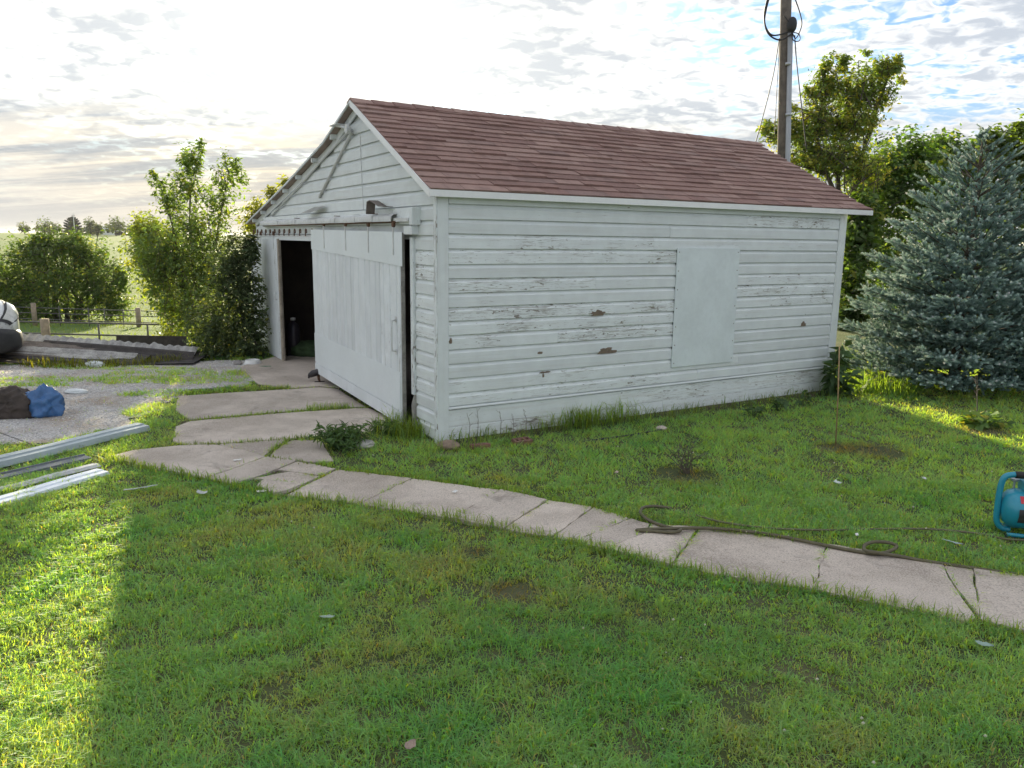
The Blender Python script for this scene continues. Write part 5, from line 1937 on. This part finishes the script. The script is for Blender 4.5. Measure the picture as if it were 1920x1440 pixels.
# ------------------------------------------------------------------ metal trim lying on the drive edge
def trim_piece(name, a, b, prof, mat, label, zoff=0.012):
    """folded profile (list of (across, up)) run from a to b"""
    a, b = Vector(a), Vector(b)
    d = (b - a)
    L = d.length
    d.normalize()
    s = Vector((d.y, -d.x, 0)).normalized()
    n = len(prof)
    th = .004
    vs, fs = [], []
    segs = 14
    for k in range(segs + 1):
        t = L * k / segs
        sag = .0015 * math.sin(k * .7)
        for (u, w) in prof:
            vs.append(tuple(a + d * t + s * u + Vector((0, 0, w + zoff + sag))))
        for (u, w) in prof:
            vs.append(tuple(a + d * t + s * u + Vector((0, 0, w + zoff + sag - th))))
    m = 2 * n
    for k in range(segs):
        for i in range(n - 1):
            fs.append((k * m + i, k * m + i + 1, (k + 1) * m + i + 1, (k + 1) * m + i))
            fs.append((k * m + n + i, (k + 1) * m + n + i, (k + 1) * m + n + i + 1, k * m + n + i + 1))
        fs.append((k * m, (k + 1) * m, (k + 1) * m + n, k * m + n))
        fs.append((k * m + n - 1, k * m + 2 * n - 1, (k + 1) * m + 2 * n - 1, (k + 1) * m + n - 1))
    for k in (0, segs):
        for i in range(n - 1):
            fs.append((k * m + i, k * m + i + 1, k * m + n + i + 1, k * m + n + i))
    c = (a + b) / 2
    mb = MB()
    mb.add([tuple(Vector(v) - c) for v in vs], fs)
    o = mb.build(name, mat, None, loc=c)
    tag(o, label, 'metal trim', 'metal trim lengths by the drive')
    return o


M_greentrim = plain('pale_green_trim', (.36, .42, .44), .5, .1, .12, 4, .1)
M_slatetrim = plain('slate_grey_trim', (.11, .125, .14), .5, .1, .2, 6, .1)
M_whitetrim = plain('white_enamel_trim', (.70, .76, .83), .35, .05, .05, 4, .04)
trim_piece('metal_trim', G(-130, 905), G(268, 806), [(-.09, .0), (-.085, .060), (.02, .064), (.025, .052), (.10, .050), (.12, .0)], M_greentrim, 'long pale grey-green metal trim lying along the gravel edge')
trim_piece('metal_trim', G(-120, 928), G(166, 862), [(-.08, .0), (-.078, .034), (-.06, .036), (-.055, .024), (.06, .022), (.07, .0)], M_slatetrim, 'dark slate-grey metal trim beside the white one')
trim_piece('metal_trim', G(-110, 950), G(182, 876), [(-.07, .0), (-.06, .016), (-.02, .016), (-.01, .026), (.03, .026), (.07, .010)], plain('pale_grey_trim', (.45, .46, .46), .45, .1), 'narrow fluted grey metal trim between dark and white ones')
trim_piece('metal_trim', G(-100, 975), G(193, 889), [(-.085, .0), (-.08, .030), (.0, .034), (.012, .026), (.08, .026), (.09, .0)], M_whitetrim, 'bright white metal trim nearest the lawn')


# ------------------------------------------------------------------ tarp bundle
M_tarpblue = plain('blue_tarp', (.05, .14, .32), .42, 0, .25, 5, .15)
M_brownrag = plain('brown_canvas', (.050, .038, .032), .8, 0, .4, 8, .3)
g = G(70, 784)
o = lump('blue_tarp', (g.x, g.y + .12, 0), (.17, .13, .17), M_tarpblue, None, 14, 4, .55, 1.1, True, .0, 5)
tag(o, 'crumpled blue tarp bundle on the gravel', 'tarp')
g = G(8, 786)
o = lump('canvas_heap', (g.x, g.y + .14, 0), (.25, .16, .16), M_brownrag, None, 9, 4, .6, 1.2, True, .0, 5)
tag(o, 'dark brown canvas heap beside the blue tarp', 'canvas')


# ------------------------------------------------------------------ air hose and compressor
def smooth_path(P, k=8):
    out = []
    for i in range(len(P) - 1):
        p0, p1, p2, p3 = P[max(i - 1, 0)], P[i], P[i + 1], P[min(i + 2, len(P) - 1)]
        for q in range(k):
            s = q / k
            out.append(.5 * ((2 * p1) + (-p0 + p2) * s + (2 * p0 - 5 * p1 + 4 * p2 - p3) * s * s + (-p0 + 3 * p1 - 3 * p2 + p3) * s ** 3))
    out.append(P[-1])
    return out


M_hose = plain('olive_rubber_hose', (.105, .092, .050), .6, 0, .2, 20, .1)
hp = [(1258, 953, .02), (1225, 949, .05), (1204, 953, .05), (1203, 965, .05), (1222, 978, .05), (1255, 989, .047), (1276, 993, .06), (1262, 998, .05), (1225, 996, .046), (1194, 994, .046), (1226, 992, .052), (1270, 991, .062), (1310, 990, .048), (1370, 993, .045), (1450, 1003, .040), (1530, 1019, .044), (1590, 1031, .044), (1640, 1038, .045), (1666, 1034, .055), (1681, 1025, .075), (1668, 1018, .09), (1640, 1016, .085), (1622, 1022, .07), (1622, 1032, .056), (1642, 1036, .064), (1680, 1042, .045), (1740, 1053, .035), (1830, 1066, .03), (1930, 1080, .03), (2080, 1092, .03)]
b = G(1500, 1015)
pts = [G(x, y, z) - b for x, y, z in hp]
o = MB().tube(smooth_path(pts), .0125, 8).build('air_hose', M_hose, None, smooth=True, loc=b)
tag(o, 'thick olive hose looping along the footpath edge', 'hose')
pts = [G(x, y, z) - b for x, y, z in [(1306, 966, .03), (1345, 977, .045), (1400, 986, .04), (1470, 992, .035), (1560, 994, .03), (1640, 992, .03), (1740, 992, .035), (1830, 1000, .03), (1900, 1012, .03), (2000, 1010, .03)]]
o = MB().tube(smooth_path(pts), .0085, 8).build('thin_hose', plain('green_olive_hose', (.12, .115, .055), .55, 0, .2, 20, .1), None, smooth=True, loc=b)
tag(o, 'thin green hose half sunk in the grass behind the thick one', 'hose')


def build_compressor():
    g = G(1862, 1000)
    root = empty('air_compressor', (g.x, g.y, 0), math.radians(-14))
    tag(root, 'teal portable air compressor with black grip on the lawn', 'compressor')
    teal = plain('teal_enamel', (.018, .27, .38), .32, 0, .08, 4, .02, coat=.3)
    # tank
    R0, zc = .145, .205
    prof = [(.0, .032), (.06, .036), (.105, .052), (.133, .082), (R0, .12), (R0, .54), (.133, .578), (.105, .608), (.06, .624), (.0, .628)]
    tank = MB().lathe(prof, 32, (0, .02, zc), 'x').build('tank', teal, root, smooth=True)
    MB().lathe([(R0 + .0015, .275), (R0 + .003, .277), (R0 + .003, .283), (R0 + .0015, .285)], 32, (0, .02, zc), 'x').build('weld_band', teal, tank, smooth=True)
    # tubular end frames joined by the handle
    for x0, sg in ((.0, 1), (.66, -1)):
        X = lambda d: x0 + sg * d
        MB().tube(smooth_path([Vector((X(.11), .02, .035)), Vector((X(.055), .02, .045)), Vector((X(.018), .02, .10)), Vector((X(.012), .02, .22)), Vector((X(.016), .02, .37)), Vector((X(.038), .02, .437)), Vector((X(.10), .02, .458))]), .0215, 12).build('frame_tube', teal, root, smooth=True)
    for y in (-.085, .125):
        MB().tube([(.06, y, .030), (.60, y, .030)], .015, 10).build('skid_tube', teal, root, smooth=True)
        for x in (.08, .57):
            MB().box(x - .03, x + .03, y - .022, y + .022, .0, .02).build('rubber_foot', M_blackplastic, root, bevel=.004)
    MB().tube([(.10, .02, .455), (.20, .02, .457), (.46, .02, .457), (.56, .02, .455)], .0265, 14).build('grip', M_blackplastic, root, smooth=True)
    # motor housing above the tank, pump head, gauges
    mo = MB().box(.15, .50, -.075, .105, .335, .415).build('motor_cover', teal, root, bevel=.016)
    for k in range(7):
        MB().box(.25 + k * .03, .262 + k * .03, -.0775, -.0765, .35, .40).build('vent_slot', M_blackplastic, mo)
    MB().lathe([(.0, 0), (.028, 0), (.03, .006), (.03, .018), (.0, .02)], 18, (.115, .06, .40), 'z').build('gauge', M_galv, root)
    MB().tube([(.115, .06, .33), (.115, .06, .402)], .008, 8).build('gauge_stem', M_galv, root)
    # dark vent panel on the flank of the tank
    def on_tank(u, ang, r):
        return (u, .02 - math.cos(ang) * r, zc + math.sin(ang) * r)
    def wrap(u0, u1, a0, a1, r, nm, m, par):
        mb = MB()
        n = 8
        vs = []
        for k in range(n + 1):
            a = a0 + (a1 - a0) * k / n
            vs += [on_tank(u0, a, r), on_tank(u1, a, r)]
        mb.add(vs, [(2 * k, 2 * k + 1, 2 * k + 3, 2 * k + 2) for k in range(n)])
        return mb.build(nm, m, par, smooth=True)
    wrap(.105, .34, -.50, .22, R0 + .0025, 'rating_sticker', plain('dark_sticker', (.035, .033, .036), .4, 0, .5, 40, .0), tank)
    wrap(.115, .37, .52, .92, R0 + .0025, 'name_plate', plain('red_name_plate', (.55, .035, .05), .4, 0, .05, 4, .0), tank)
    # lettering bent round the tank
    cu = bpy.data.curves.new('lettering', 'FONT')
    cu.body = 'makita'
    cu.size = .055
    cu.shear = .25
    cu.resolution_u = 3
    tmp = bpy.data.objects.new('tmp_text', cu)
    C.objects.link(tmp)
    dg = bpy.context.evaluated_depsgraph_get()
    me = bpy.data.meshes.new_from_object(tmp.evaluated_get(dg))
    bpy.data.objects.remove(tmp, do_unlink=True)
    bpy.data.curves.remove(cu)
    me.materials.clear()
    for v in me.vertices:
        v.co = Vector(on_tank(.130 + v.co.x * 1.05, .58 + v.co.y / R0 * .9, R0 + .0045))
    link_mesh('lettering', me, plain('white_print', (.82, .82, .82), .4, 0, .02, 4, .0), tank)


build_compressor()


# ------------------------------------------------------------------ small plants
def plant(name, base, r, h, n, leaf, col, label, cat='weed', aspect=.35, up=.3, droop=.5, stems=8, mat=None, group=None, yellow=0.0):
    root = empty(name, base)
    tag(root, label, cat, group)
    st = MB()
    Ps = []
    out = []
    per = max(1, n // stems)
    for s in range(stems):
        a = random.uniform(0, 6.28)
        rr = r * random.uniform(.25, 1.0)
        hh = h * random.uniform(.6, 1.05) * (1 - .35 * (rr / r) ** 2)
        p0 = Vector((math.cos(a) * rr * .25, math.sin(a) * rr * .25, -.01))
        p2 = Vector((math.cos(a) * rr, math.sin(a) * rr, hh))
        p1 = p0.lerp(p2, .5) + Vector((0, 0, hh * .15))
        st.tube([p0, p1, p2], [.006 * max(1, h), .005 * max(1, h), .002], 5)
        for q in range(per):
            t = random.random() ** .7
            p = p0.lerp(p1, t * 2) if t < .5 else p1.lerp(p2, t * 2 - 1)
            Ps.append(tuple(p + Vector((random.gauss(0, .012), random.gauss(0, .012), random.gauss(0, .012)))))
            out.append((math.cos(a), math.sin(a), .2))
    st.build('stems', plain('green_stem', (.09, .12, .045), .8), root)
    c = np.array(col)[None] * rng.uniform(.65, 1.4, (len(Ps), 1))
    if yellow:
        k = rng.random(len(Ps)) < yellow
        c[k] = np.array([.26, .26, .05])
    me = leaf_mesh('leaves', np.array(Ps), np.full(len(Ps), leaf), c, up, mat or M_leafdull, aspect, droop, np.array(out) * .4)
    link_mesh('leaves', me, None, root)
    return root


plant('weed_clump', G(640, 842), .34, .26, 900, .085, (.095, .165, .065), 'dark bushy weed clump in front of the big door', 'weed', .22, .2, .2, 40)
plant('weed_clump', G(716, 815), .22, .17, 260, .08, (.125, .205, .07), 'smaller weed clump at the foot of the big door edge', 'weed', .2, .2, .2, 22)
plant('milkweed', G(1562, 742), .36, .72, 150, .19, (.075, .130, .058), 'tall dark broad-leaved plant at the far shed corner', 'plant', .42, .5, .5, 9)
for i, (x, y, h, lab) in enumerate(((1412, 782, .18, 'small leafy weed by the wall, nearest the boarded window'), (1459, 772, .22, 'small leafy weed by the wall, middle one of three'), (1503, 764, .24, 'small leafy weed by the wall, closest to the tall plant'))):
    plant('wall_weed', G(x, y), .14, h, 34, .10, (.085, .145, .06), lab, 'weed', .6, .5, .3, 5, group='weeds along the side wall')
plant('squash_mound', G(1838, 800), .30, .17, 150, .11, (.14, .235, .07), 'low leafy mound with a dead stalk on the lawn', 'plant', .8, .7, .2, 22, yellow=.12)
dead = MB()
a = G(1832, 800)
t = at(1829, 705, a.y)
dead.tube([a, a.lerp(t, .5) + Vector((.01, 0, 0)), t + Vector((.02, 0, 0))], [.007, .006, .003], 6)
for k in range(9):
    q = a.lerp(t, .55 + .05 * k)
    dead.tube([q, q + Vector((random.uniform(-.05, .05), random.uniform(-.05, .05), random.uniform(.02, .05)))], [.004, .006], 5)
o = dead.build('dead_stalk', M_twig)
tag(o, 'dry brown flower stalk rising from the leafy mound', 'stalk')


def grass_tuft(name, base, r, h, n, col, label, w=.008):
    a = rng.uniform(0, 6.283, n)
    q = r * np.sqrt(rng.random(n))
    P = np.stack([np.cos(a) * q, np.sin(a) * q, np.zeros(n)], 1)
    c = np.array(col)[None] * rng.uniform(.65, 1.35, (n, 1))
    me = blades_mesh(name, P, h * rng.uniform(.5, 1.25, n), np.full(n, w), c, .6, M_grass, True)
    o = link_mesh(name, me, None, None, base)
    tag(o, label, 'grass tuft', 'tall grass tufts')
    return o


grass_tuft('grass_tuft', G(1668, 738), .40, .36, 260, (.13, .27, .10), 'tall sunlit grass tuft between the spruce and the shed corner', .010)
grass_tuft('grass_tuft', G(1600, 735), .35, .30, 260, (.10, .22, .085), 'shaded grass tuft right of the tall broad-leaved plant', .010)
grass_tuft('grass_tuft', SW(1.75, -.16), .20, .27, 110, (.13, .22, .07), 'arching grass tuft at the middle of the side wall', .009)
grass_tuft('grass_tuft', SW(-.16, .40), .20, .24, 150, (.14, .24, .075), 'grass tuft hiding the rotten jamb foot', .008)
grass_tuft('grass_tuft', G(1590, 690), .30, .42, 160, (.13, .27, .09), 'thin sunlit grass behind the tall broad-leaved plant', .009)

# twiggy dead shrub on the lawn
root = empty('bare_shrub', G(1288, 888))
tag(root, 'small nearly bare twiggy shrub in a mulched spot', 'shrub')
mb = MB()
for k in range(15):
    a = random.uniform(0, 6.28)
    rr = random.uniform(.05, .26)
    h = random.uniform(.14, .34)
    p0 = Vector((random.gauss(0, .02), random.gauss(0, .02), 0))
    p2 = Vector((math.cos(a) * rr, math.sin(a) * rr, h))
    p1 = p0.lerp(p2, .5) + Vector((random.gauss(0, .02), random.gauss(0, .02), .02))
    mb.tube([p0, p1, p2], [.005, .004, .0018], 5)
    for q in range(3):
        s = p1.lerp(p2, random.random())
        mb.tube([s, s + Vector((random.gauss(0, .05), random.gauss(0, .05), random.uniform(.02, .08)))], [.0022, .0012], 4)
mb.build('twigs', M_twig, root)
n = 60
P = rng.normal(0, 1, (n, 3)) * np.array([.10, .10, .06]) + np.array([0, 0, .14])
link_mesh('leaves', leaf_mesh('leaves', P, np.full(n, .035), np.tile([[.09, .12, .05]], (n, 1)), .3, M_leafdull), None, root)

# bamboo stake
a = G(1567, 838)
t = at(1574, 648, a.y - .05)
mb = MB().tube([a - Vector((0, 0, .05)), a.lerp(t, .5) + Vector((.004, 0, 0)), t], [.0075, .0075, .0065], 8)
o = mb.build('garden_stake', plain('bamboo', (.34, .23, .11), .6, 0, .35, 14, .2), None, smooth=True)
tag(o, 'thin upright bamboo stake standing in the lawn', 'stake')

# ------------------------------------------------------------------ bits by the wall
def brick(loc, rz, holes, label, rx=0):
    mb = MB()
    if holes:
        # cored brick: frame pieces round three holes
        xs = [-.10, -.078, -.042, -.018, .018, .042, .078, .10]
        mb.box(-.10, .10, -.05, -.024, 0, .057)
        mb.box(-.10, .10, .024, .05, 0, .057)
        for i in (0, 2, 4, 6):
            mb.box(xs[i], xs[i + 1], -.0239, .0239, .0005, .0565)
    else:
        mb.box(-.10, .10, -.05, .05, 0, .057)
    o = mb.build('brick', plain('old_red_brick', (.20, .105, .075), .9, 0, .35, 14, .4), None, bevel=0 if holes else .005)
    o.location = loc
    o.rotation_euler = (math.radians(rx), 0, rz)
    tag(o, label, 'brick', 'bricks at the shed foot')


brick(G(978, 833), .55, True, 'cored brick with three holes lying by the side wall', 10)
brick(G(900, 842), .35, False, 'plain brick half buried near the shed corner', -8)
o = lump('fieldstone', G(842, 842), (.11, .08, .055), plain('tan_fieldstone', (.27, .20, .15), .9, 0, .3, 10, .5), None, 5, 4, .2, 1.5, False, -.02)
tag(o, 'tan stone lying against the near shed corner', 'stone')
o = lump('concrete_rubble', G(1240, 806), (.06, .05, .028), M_concrete, None, 8, 4, .25, 1.5, False, -.02)
tag(o, 'grey concrete rubble under the boarded window', 'rubble')
o = lump('concrete_rubble', G(682, 838), (.09, .07, .04), plain('chalky_rubble', (.50, .48, .45), .9, 0, .3, 20, .5), None, 12, 4, .35, 2, True, -.02)
tag(o, 'white chalky rubble beside the dark weed clump', 'rubble')
pts = [G(x, y, .014) for x, y in ((1095, 828), (1140, 822), (1190, 815), (1240, 806))]
o = MB().tube(smooth_path(pts), .013, 8).build('edging_strip', M_blackplastic, None, smooth=True)
tag(o, 'black plastic edging strip in the grass by the wall', 'edging')
# soil bed along the wall
mb = MB()
bp = []
for k in range(41):
    x = .1 + 6.2 * k / 40
    bp.append(SW(x, -.17 - .05 * math.sin(k * 1.1) - .03 * math.sin(k * 2.7), .004))
bp2 = [SW(.1 + 6.2 * k / 40, .01, .020) for k in range(41)]
mb.add(bp + bp2, [(k, k + 1, 42 + k, 41 + k) for k in range(40)])
tag(mb.build('soil_bed', M_soil), 'strip of dark soil along the side wall', 'soil', kind='structure')
# dry stems standing against the wall
for i, (x, h) in enumerate(((.32, .30), (.42, .34), (.70, .28), (.86, .22), (1.02, .26))):
    mb = MB()
    b0 = SW(x, -.07, 0)
    mb.tube([b0, b0 + Vector((.008, 0, h * .6)), b0 + Vector((random.uniform(-.03, .03), 0, h))], [.003, .0025, .0015], 5)
    for q in range(3):
        s = b0 + Vector((0, 0, h * (.5 + .2 * q)))
        mb.tube([s, s + Vector((random.uniform(-.05, .05), -.01, .04))], [.0018, .001], 4)
    o = mb.build('dry_weed', M_twig)
    tag(o, ('dry weed by the wall, closest to the near shed corner', 'tallest dry weed by the wall, second from the near corner', 'dry weed by the wall, third from the near corner', 'shortest dry weed by the wall, fourth from the near corner', 'dry weed by the wall, farthest from the near corner')[i], 'weed', 'dry weeds by the side wall')

# ------------------------------------------------------------------ bits by the doors
g = G(474, 684)
mb = MB().lathe([(.15, 0), (.15, .012), (.115, .082), (.105, .088), (.095, .085), (.085, .03), (.0, .028)], 24)
o = mb.build('pet_bowl', plain('white_plastic', (.70, .70, .68), .45, 0, .06, 6, .05), None, smooth=True)
o.location = (g.x, g.y, .0)
tag(o, 'white plastic bowl on the ground beside the vine bush', 'bowl')
o = lump('green_cloth', G(497, 690), (.15, .06, .016), plain('green_cloth', (.06, .20, .10), .8, 0, .2, 10, .3), None, 6, 4, .4, 2, True, .024)
tag(o, 'flat green cloth on the concrete by the left door', 'cloth')
o = lump('dark_brick', G(446, 684), (.07, .06, .045), plain('grey_stone', (.30, .28, .27), .9), None, 2, 3, .2, 1.4, False, -.01)
o.name = 'grey_stone'
tag(o, 'small grey stone left of the white bowl', 'stone')


def power_tool():
    g = G(598, 719)
    root = empty('power_tool', (g.x, g.y, .022), math.radians(12))
    tag(root, 'dark hand tool propped against the big door foot', 'tool')
    dk = plain('dark_tool_plastic', (.030, .026, .028), .45, 0, .3, 12, .15)
    b_ = MB().tube([(-.13, 0, .095), (-.08, 0, .125), (.0, 0, .150), (.09, 0, .185)], [.035, .050, .048, .036], 12).build('housing', dk, root, smooth=True)
    MB().tube([(-.005, 0, .13), (.0, 0, .05), (.015, 0, .005)], [.024, .018, .014], 10).build('handle', M_rust, root, smooth=True)
    MB().box(-.15, -.125, -.03, .03, .06, .115).build('battery', dk, root, bevel=.006)
    MB().tube([(.085, 0, .183), (.125, 0, .195)], [.018, .012], 10).build('chuck', M_galv, root)
    MB().box(-.06, .08, -.03, .03, .0, .008).build('foot_plate', M_darkwood, root)


power_tool()
# inside the doorway
def gas_cylinder():
    g = G(552, 668)
    root = empty('gas_cylinder', (g.x, g.y, .012))
    tag(root, 'dark tall gas cylinder just inside the open doorway', 'cylinder')
    m = plain('dark_steel_cylinder', (.05, .045, .06), .35, .4, .2, 6, .05)
    MB().lathe([(.0, 0), (.11, 0), (.115, .01), (.115, .46), (.10, .53), (.06, .58), (.035, .60), (.035, .63), (.0, .63)], 24).build('body', m, root, smooth=True)
    MB().lathe([(.0, .63), (.045, .63), (.045, .67), (.0, .68)], 16).build('cap', M_fascia, root, smooth=True)
    MB().lathe([(.117, .05), (.120, .055), (.120, .075), (.117, .08)], 24).build('foot_ring', m, root)


gas_cylinder()
o = lump('green_sack', G(582, 668), (.30, .22, .15), plain('green_sacking', (.05, .09, .035), .8, 0, .4, 9, .3), None, 15, 4, .3, 2, True, .013)
tag(o, 'dim green sack on the floor inside the doorway', 'sack')

# ------------------------------------------------------------------ litter on the ground
def scrap(name, x, y, w, l, col, label, cat, curl=.25, z=.03, seed=0, rz=None, leafshape=False):
    r = random.Random(seed)
    n, m = 6, 4
    vs, fs = [], []
    for i in range(n + 1):
        u = i / n - .5
        ww = w * (math.sin(math.pi * (i + .35) / (n + .7)) if leafshape else 1 + r.uniform(-.1, .1))
        for j in range(m + 1):
            v = j / m - .5
            vs.append((u * l, v * ww, curl * l * (u * u * 1.2 + (v * ww / l) ** 2 * 2) + r.uniform(-.003, .003)))
    for i in range(n):
        for j in range(m):
            a = i * (m + 1) + j
            fs.append((a, a + 1, a + m + 2, a + m + 1))
    k = len(vs)
    vs += [(a, b_, c - .0015) for a, b_, c in vs]
    fs += [tuple(k + q for q in reversed(f)) for f in fs]
    me = bpy.data.meshes.new(name)
    me.from_pydata(vs, [], fs)
    o = link_mesh(name, me, plain('scrap_%d' % seed, col, .6, 0, .15, 20, .1), None, G(x, y, z), (r.uniform(-.15, .15), r.uniform(-.15, .15), rz if rz is not None else r.uniform(0, 3)))
    tag(o, label, cat)
    return o


scrap('large_leaf', 1786, 1016, .055, .13, (.33, .42, .38), 'pale large leaf on the grass near the compressor', 'leaf', .15, .05, 1, -.5, True)
scrap('large_leaf', 1846, 1208, .04, .09, (.26, .36, .30), 'pale leaf in the near grass at the path end', 'leaf', .25, .05, 2, 2.2, True)
scrap('dry_leaf', 769, 1398, .045, .075, (.30, .22, .17), 'dry brown leaf standing in the nearest grass', 'leaf', .4, .045, 3, 1.2, True)
scrap('large_leaf', 613, 1156, .04, .085, (.28, .36, .28), 'pale leaf lying in the middle of the front lawn', 'leaf', .2, .05, 4, .3, True)
scrap('wood_offcut', 264, 914, .042, .26, (.33, .37, .30), 'pale painted wood offcut in the grass', 'offcut', .02, .045, 5, .25)
scrap('paper_scrap', 378, 924, .05, .08, (.45, .47, .44), 'grey scrap on the grass below the path', 'scrap', .3, .045, 6)
scrap('paper_scrap', 490, 921, .04, .075, (.72, .70, .66), 'white chip beside the broken path slab', 'scrap', .2, .035, 7)
scrap('paper_scrap', 853, 922, .03, .05, (.74, .73, .70), 'white chip on the path near the shed', 'scrap', .3, .042, 8)
scrap('paper_scrap', 445, 862, .025, .07, (.72, .71, .68), 'white streak of paint chips on the first slab', 'scrap', .1, .042, 9, .1)
scrap('paper_scrap', 1733, 897, .03, .045, (.6, .6, .58), 'small pale object far out on the lawn', 'scrap', .3, .05, 10)
scrap('paper_scrap', 1570, 905, .05, .06, (.50, .56, .50), 'pale scrap on the lawn between stake and hose', 'scrap', .3, .045, 11)
scrap('paper_scrap', 1156, 886, .03, .06, (.45, .36, .28), 'brown leaf on the lawn left of the bare shrub', 'scrap', .4, .045, 12)
scrap('paper_scrap', 1607, 1003, .02, .05, (.74, .73, .68), 'white chip in grass above the hose loop', 'scrap', .3, .05, 13)
M_clear = plain('crumpled_plastic', (.62, .66, .66), .25, 0, .15, 9, .1, coat=.5)
o = lump('plastic_bottle', G(143, 738), (.13, .055, .035), M_clear, None, 21, 4, .3, 2.4, True, .006)
tag(o, 'crumpled clear plastic bottle on the gravel', 'bottle')
o = lump('plastic_bag', G(178, 688), (.13, .08, .05), M_clear, None, 25, 4, .35, 2.2, True, .0)
tag(o, 'crumpled white plastic bag below the metal pile', 'bag')

# ------------------------------------------------------------------ thin summer haze over the land
def haze_mat():
    m = bpy.data.materials.new('thin_haze')
    m.use_nodes = True
    t = NT(m.node_tree)
    t.n.clear()
    out = t.new('ShaderNodeOutputMaterial')
    v = t.new('ShaderNodeVolumePrincipled', {'Color': (0.93, 0.94, 0.95, 1), 'Density': 0.00011, 'Anisotropy': 0.3})
    t.l.new(v.outputs[0], out.inputs['Volume'])
    return m


o = MB().box(-9400, 9400, -300, 9400, -4.5, 12.0).build('haze', haze_mat())
tag(o, 'thin pale haze over yard and pasture', 'haze', kind='stuff')
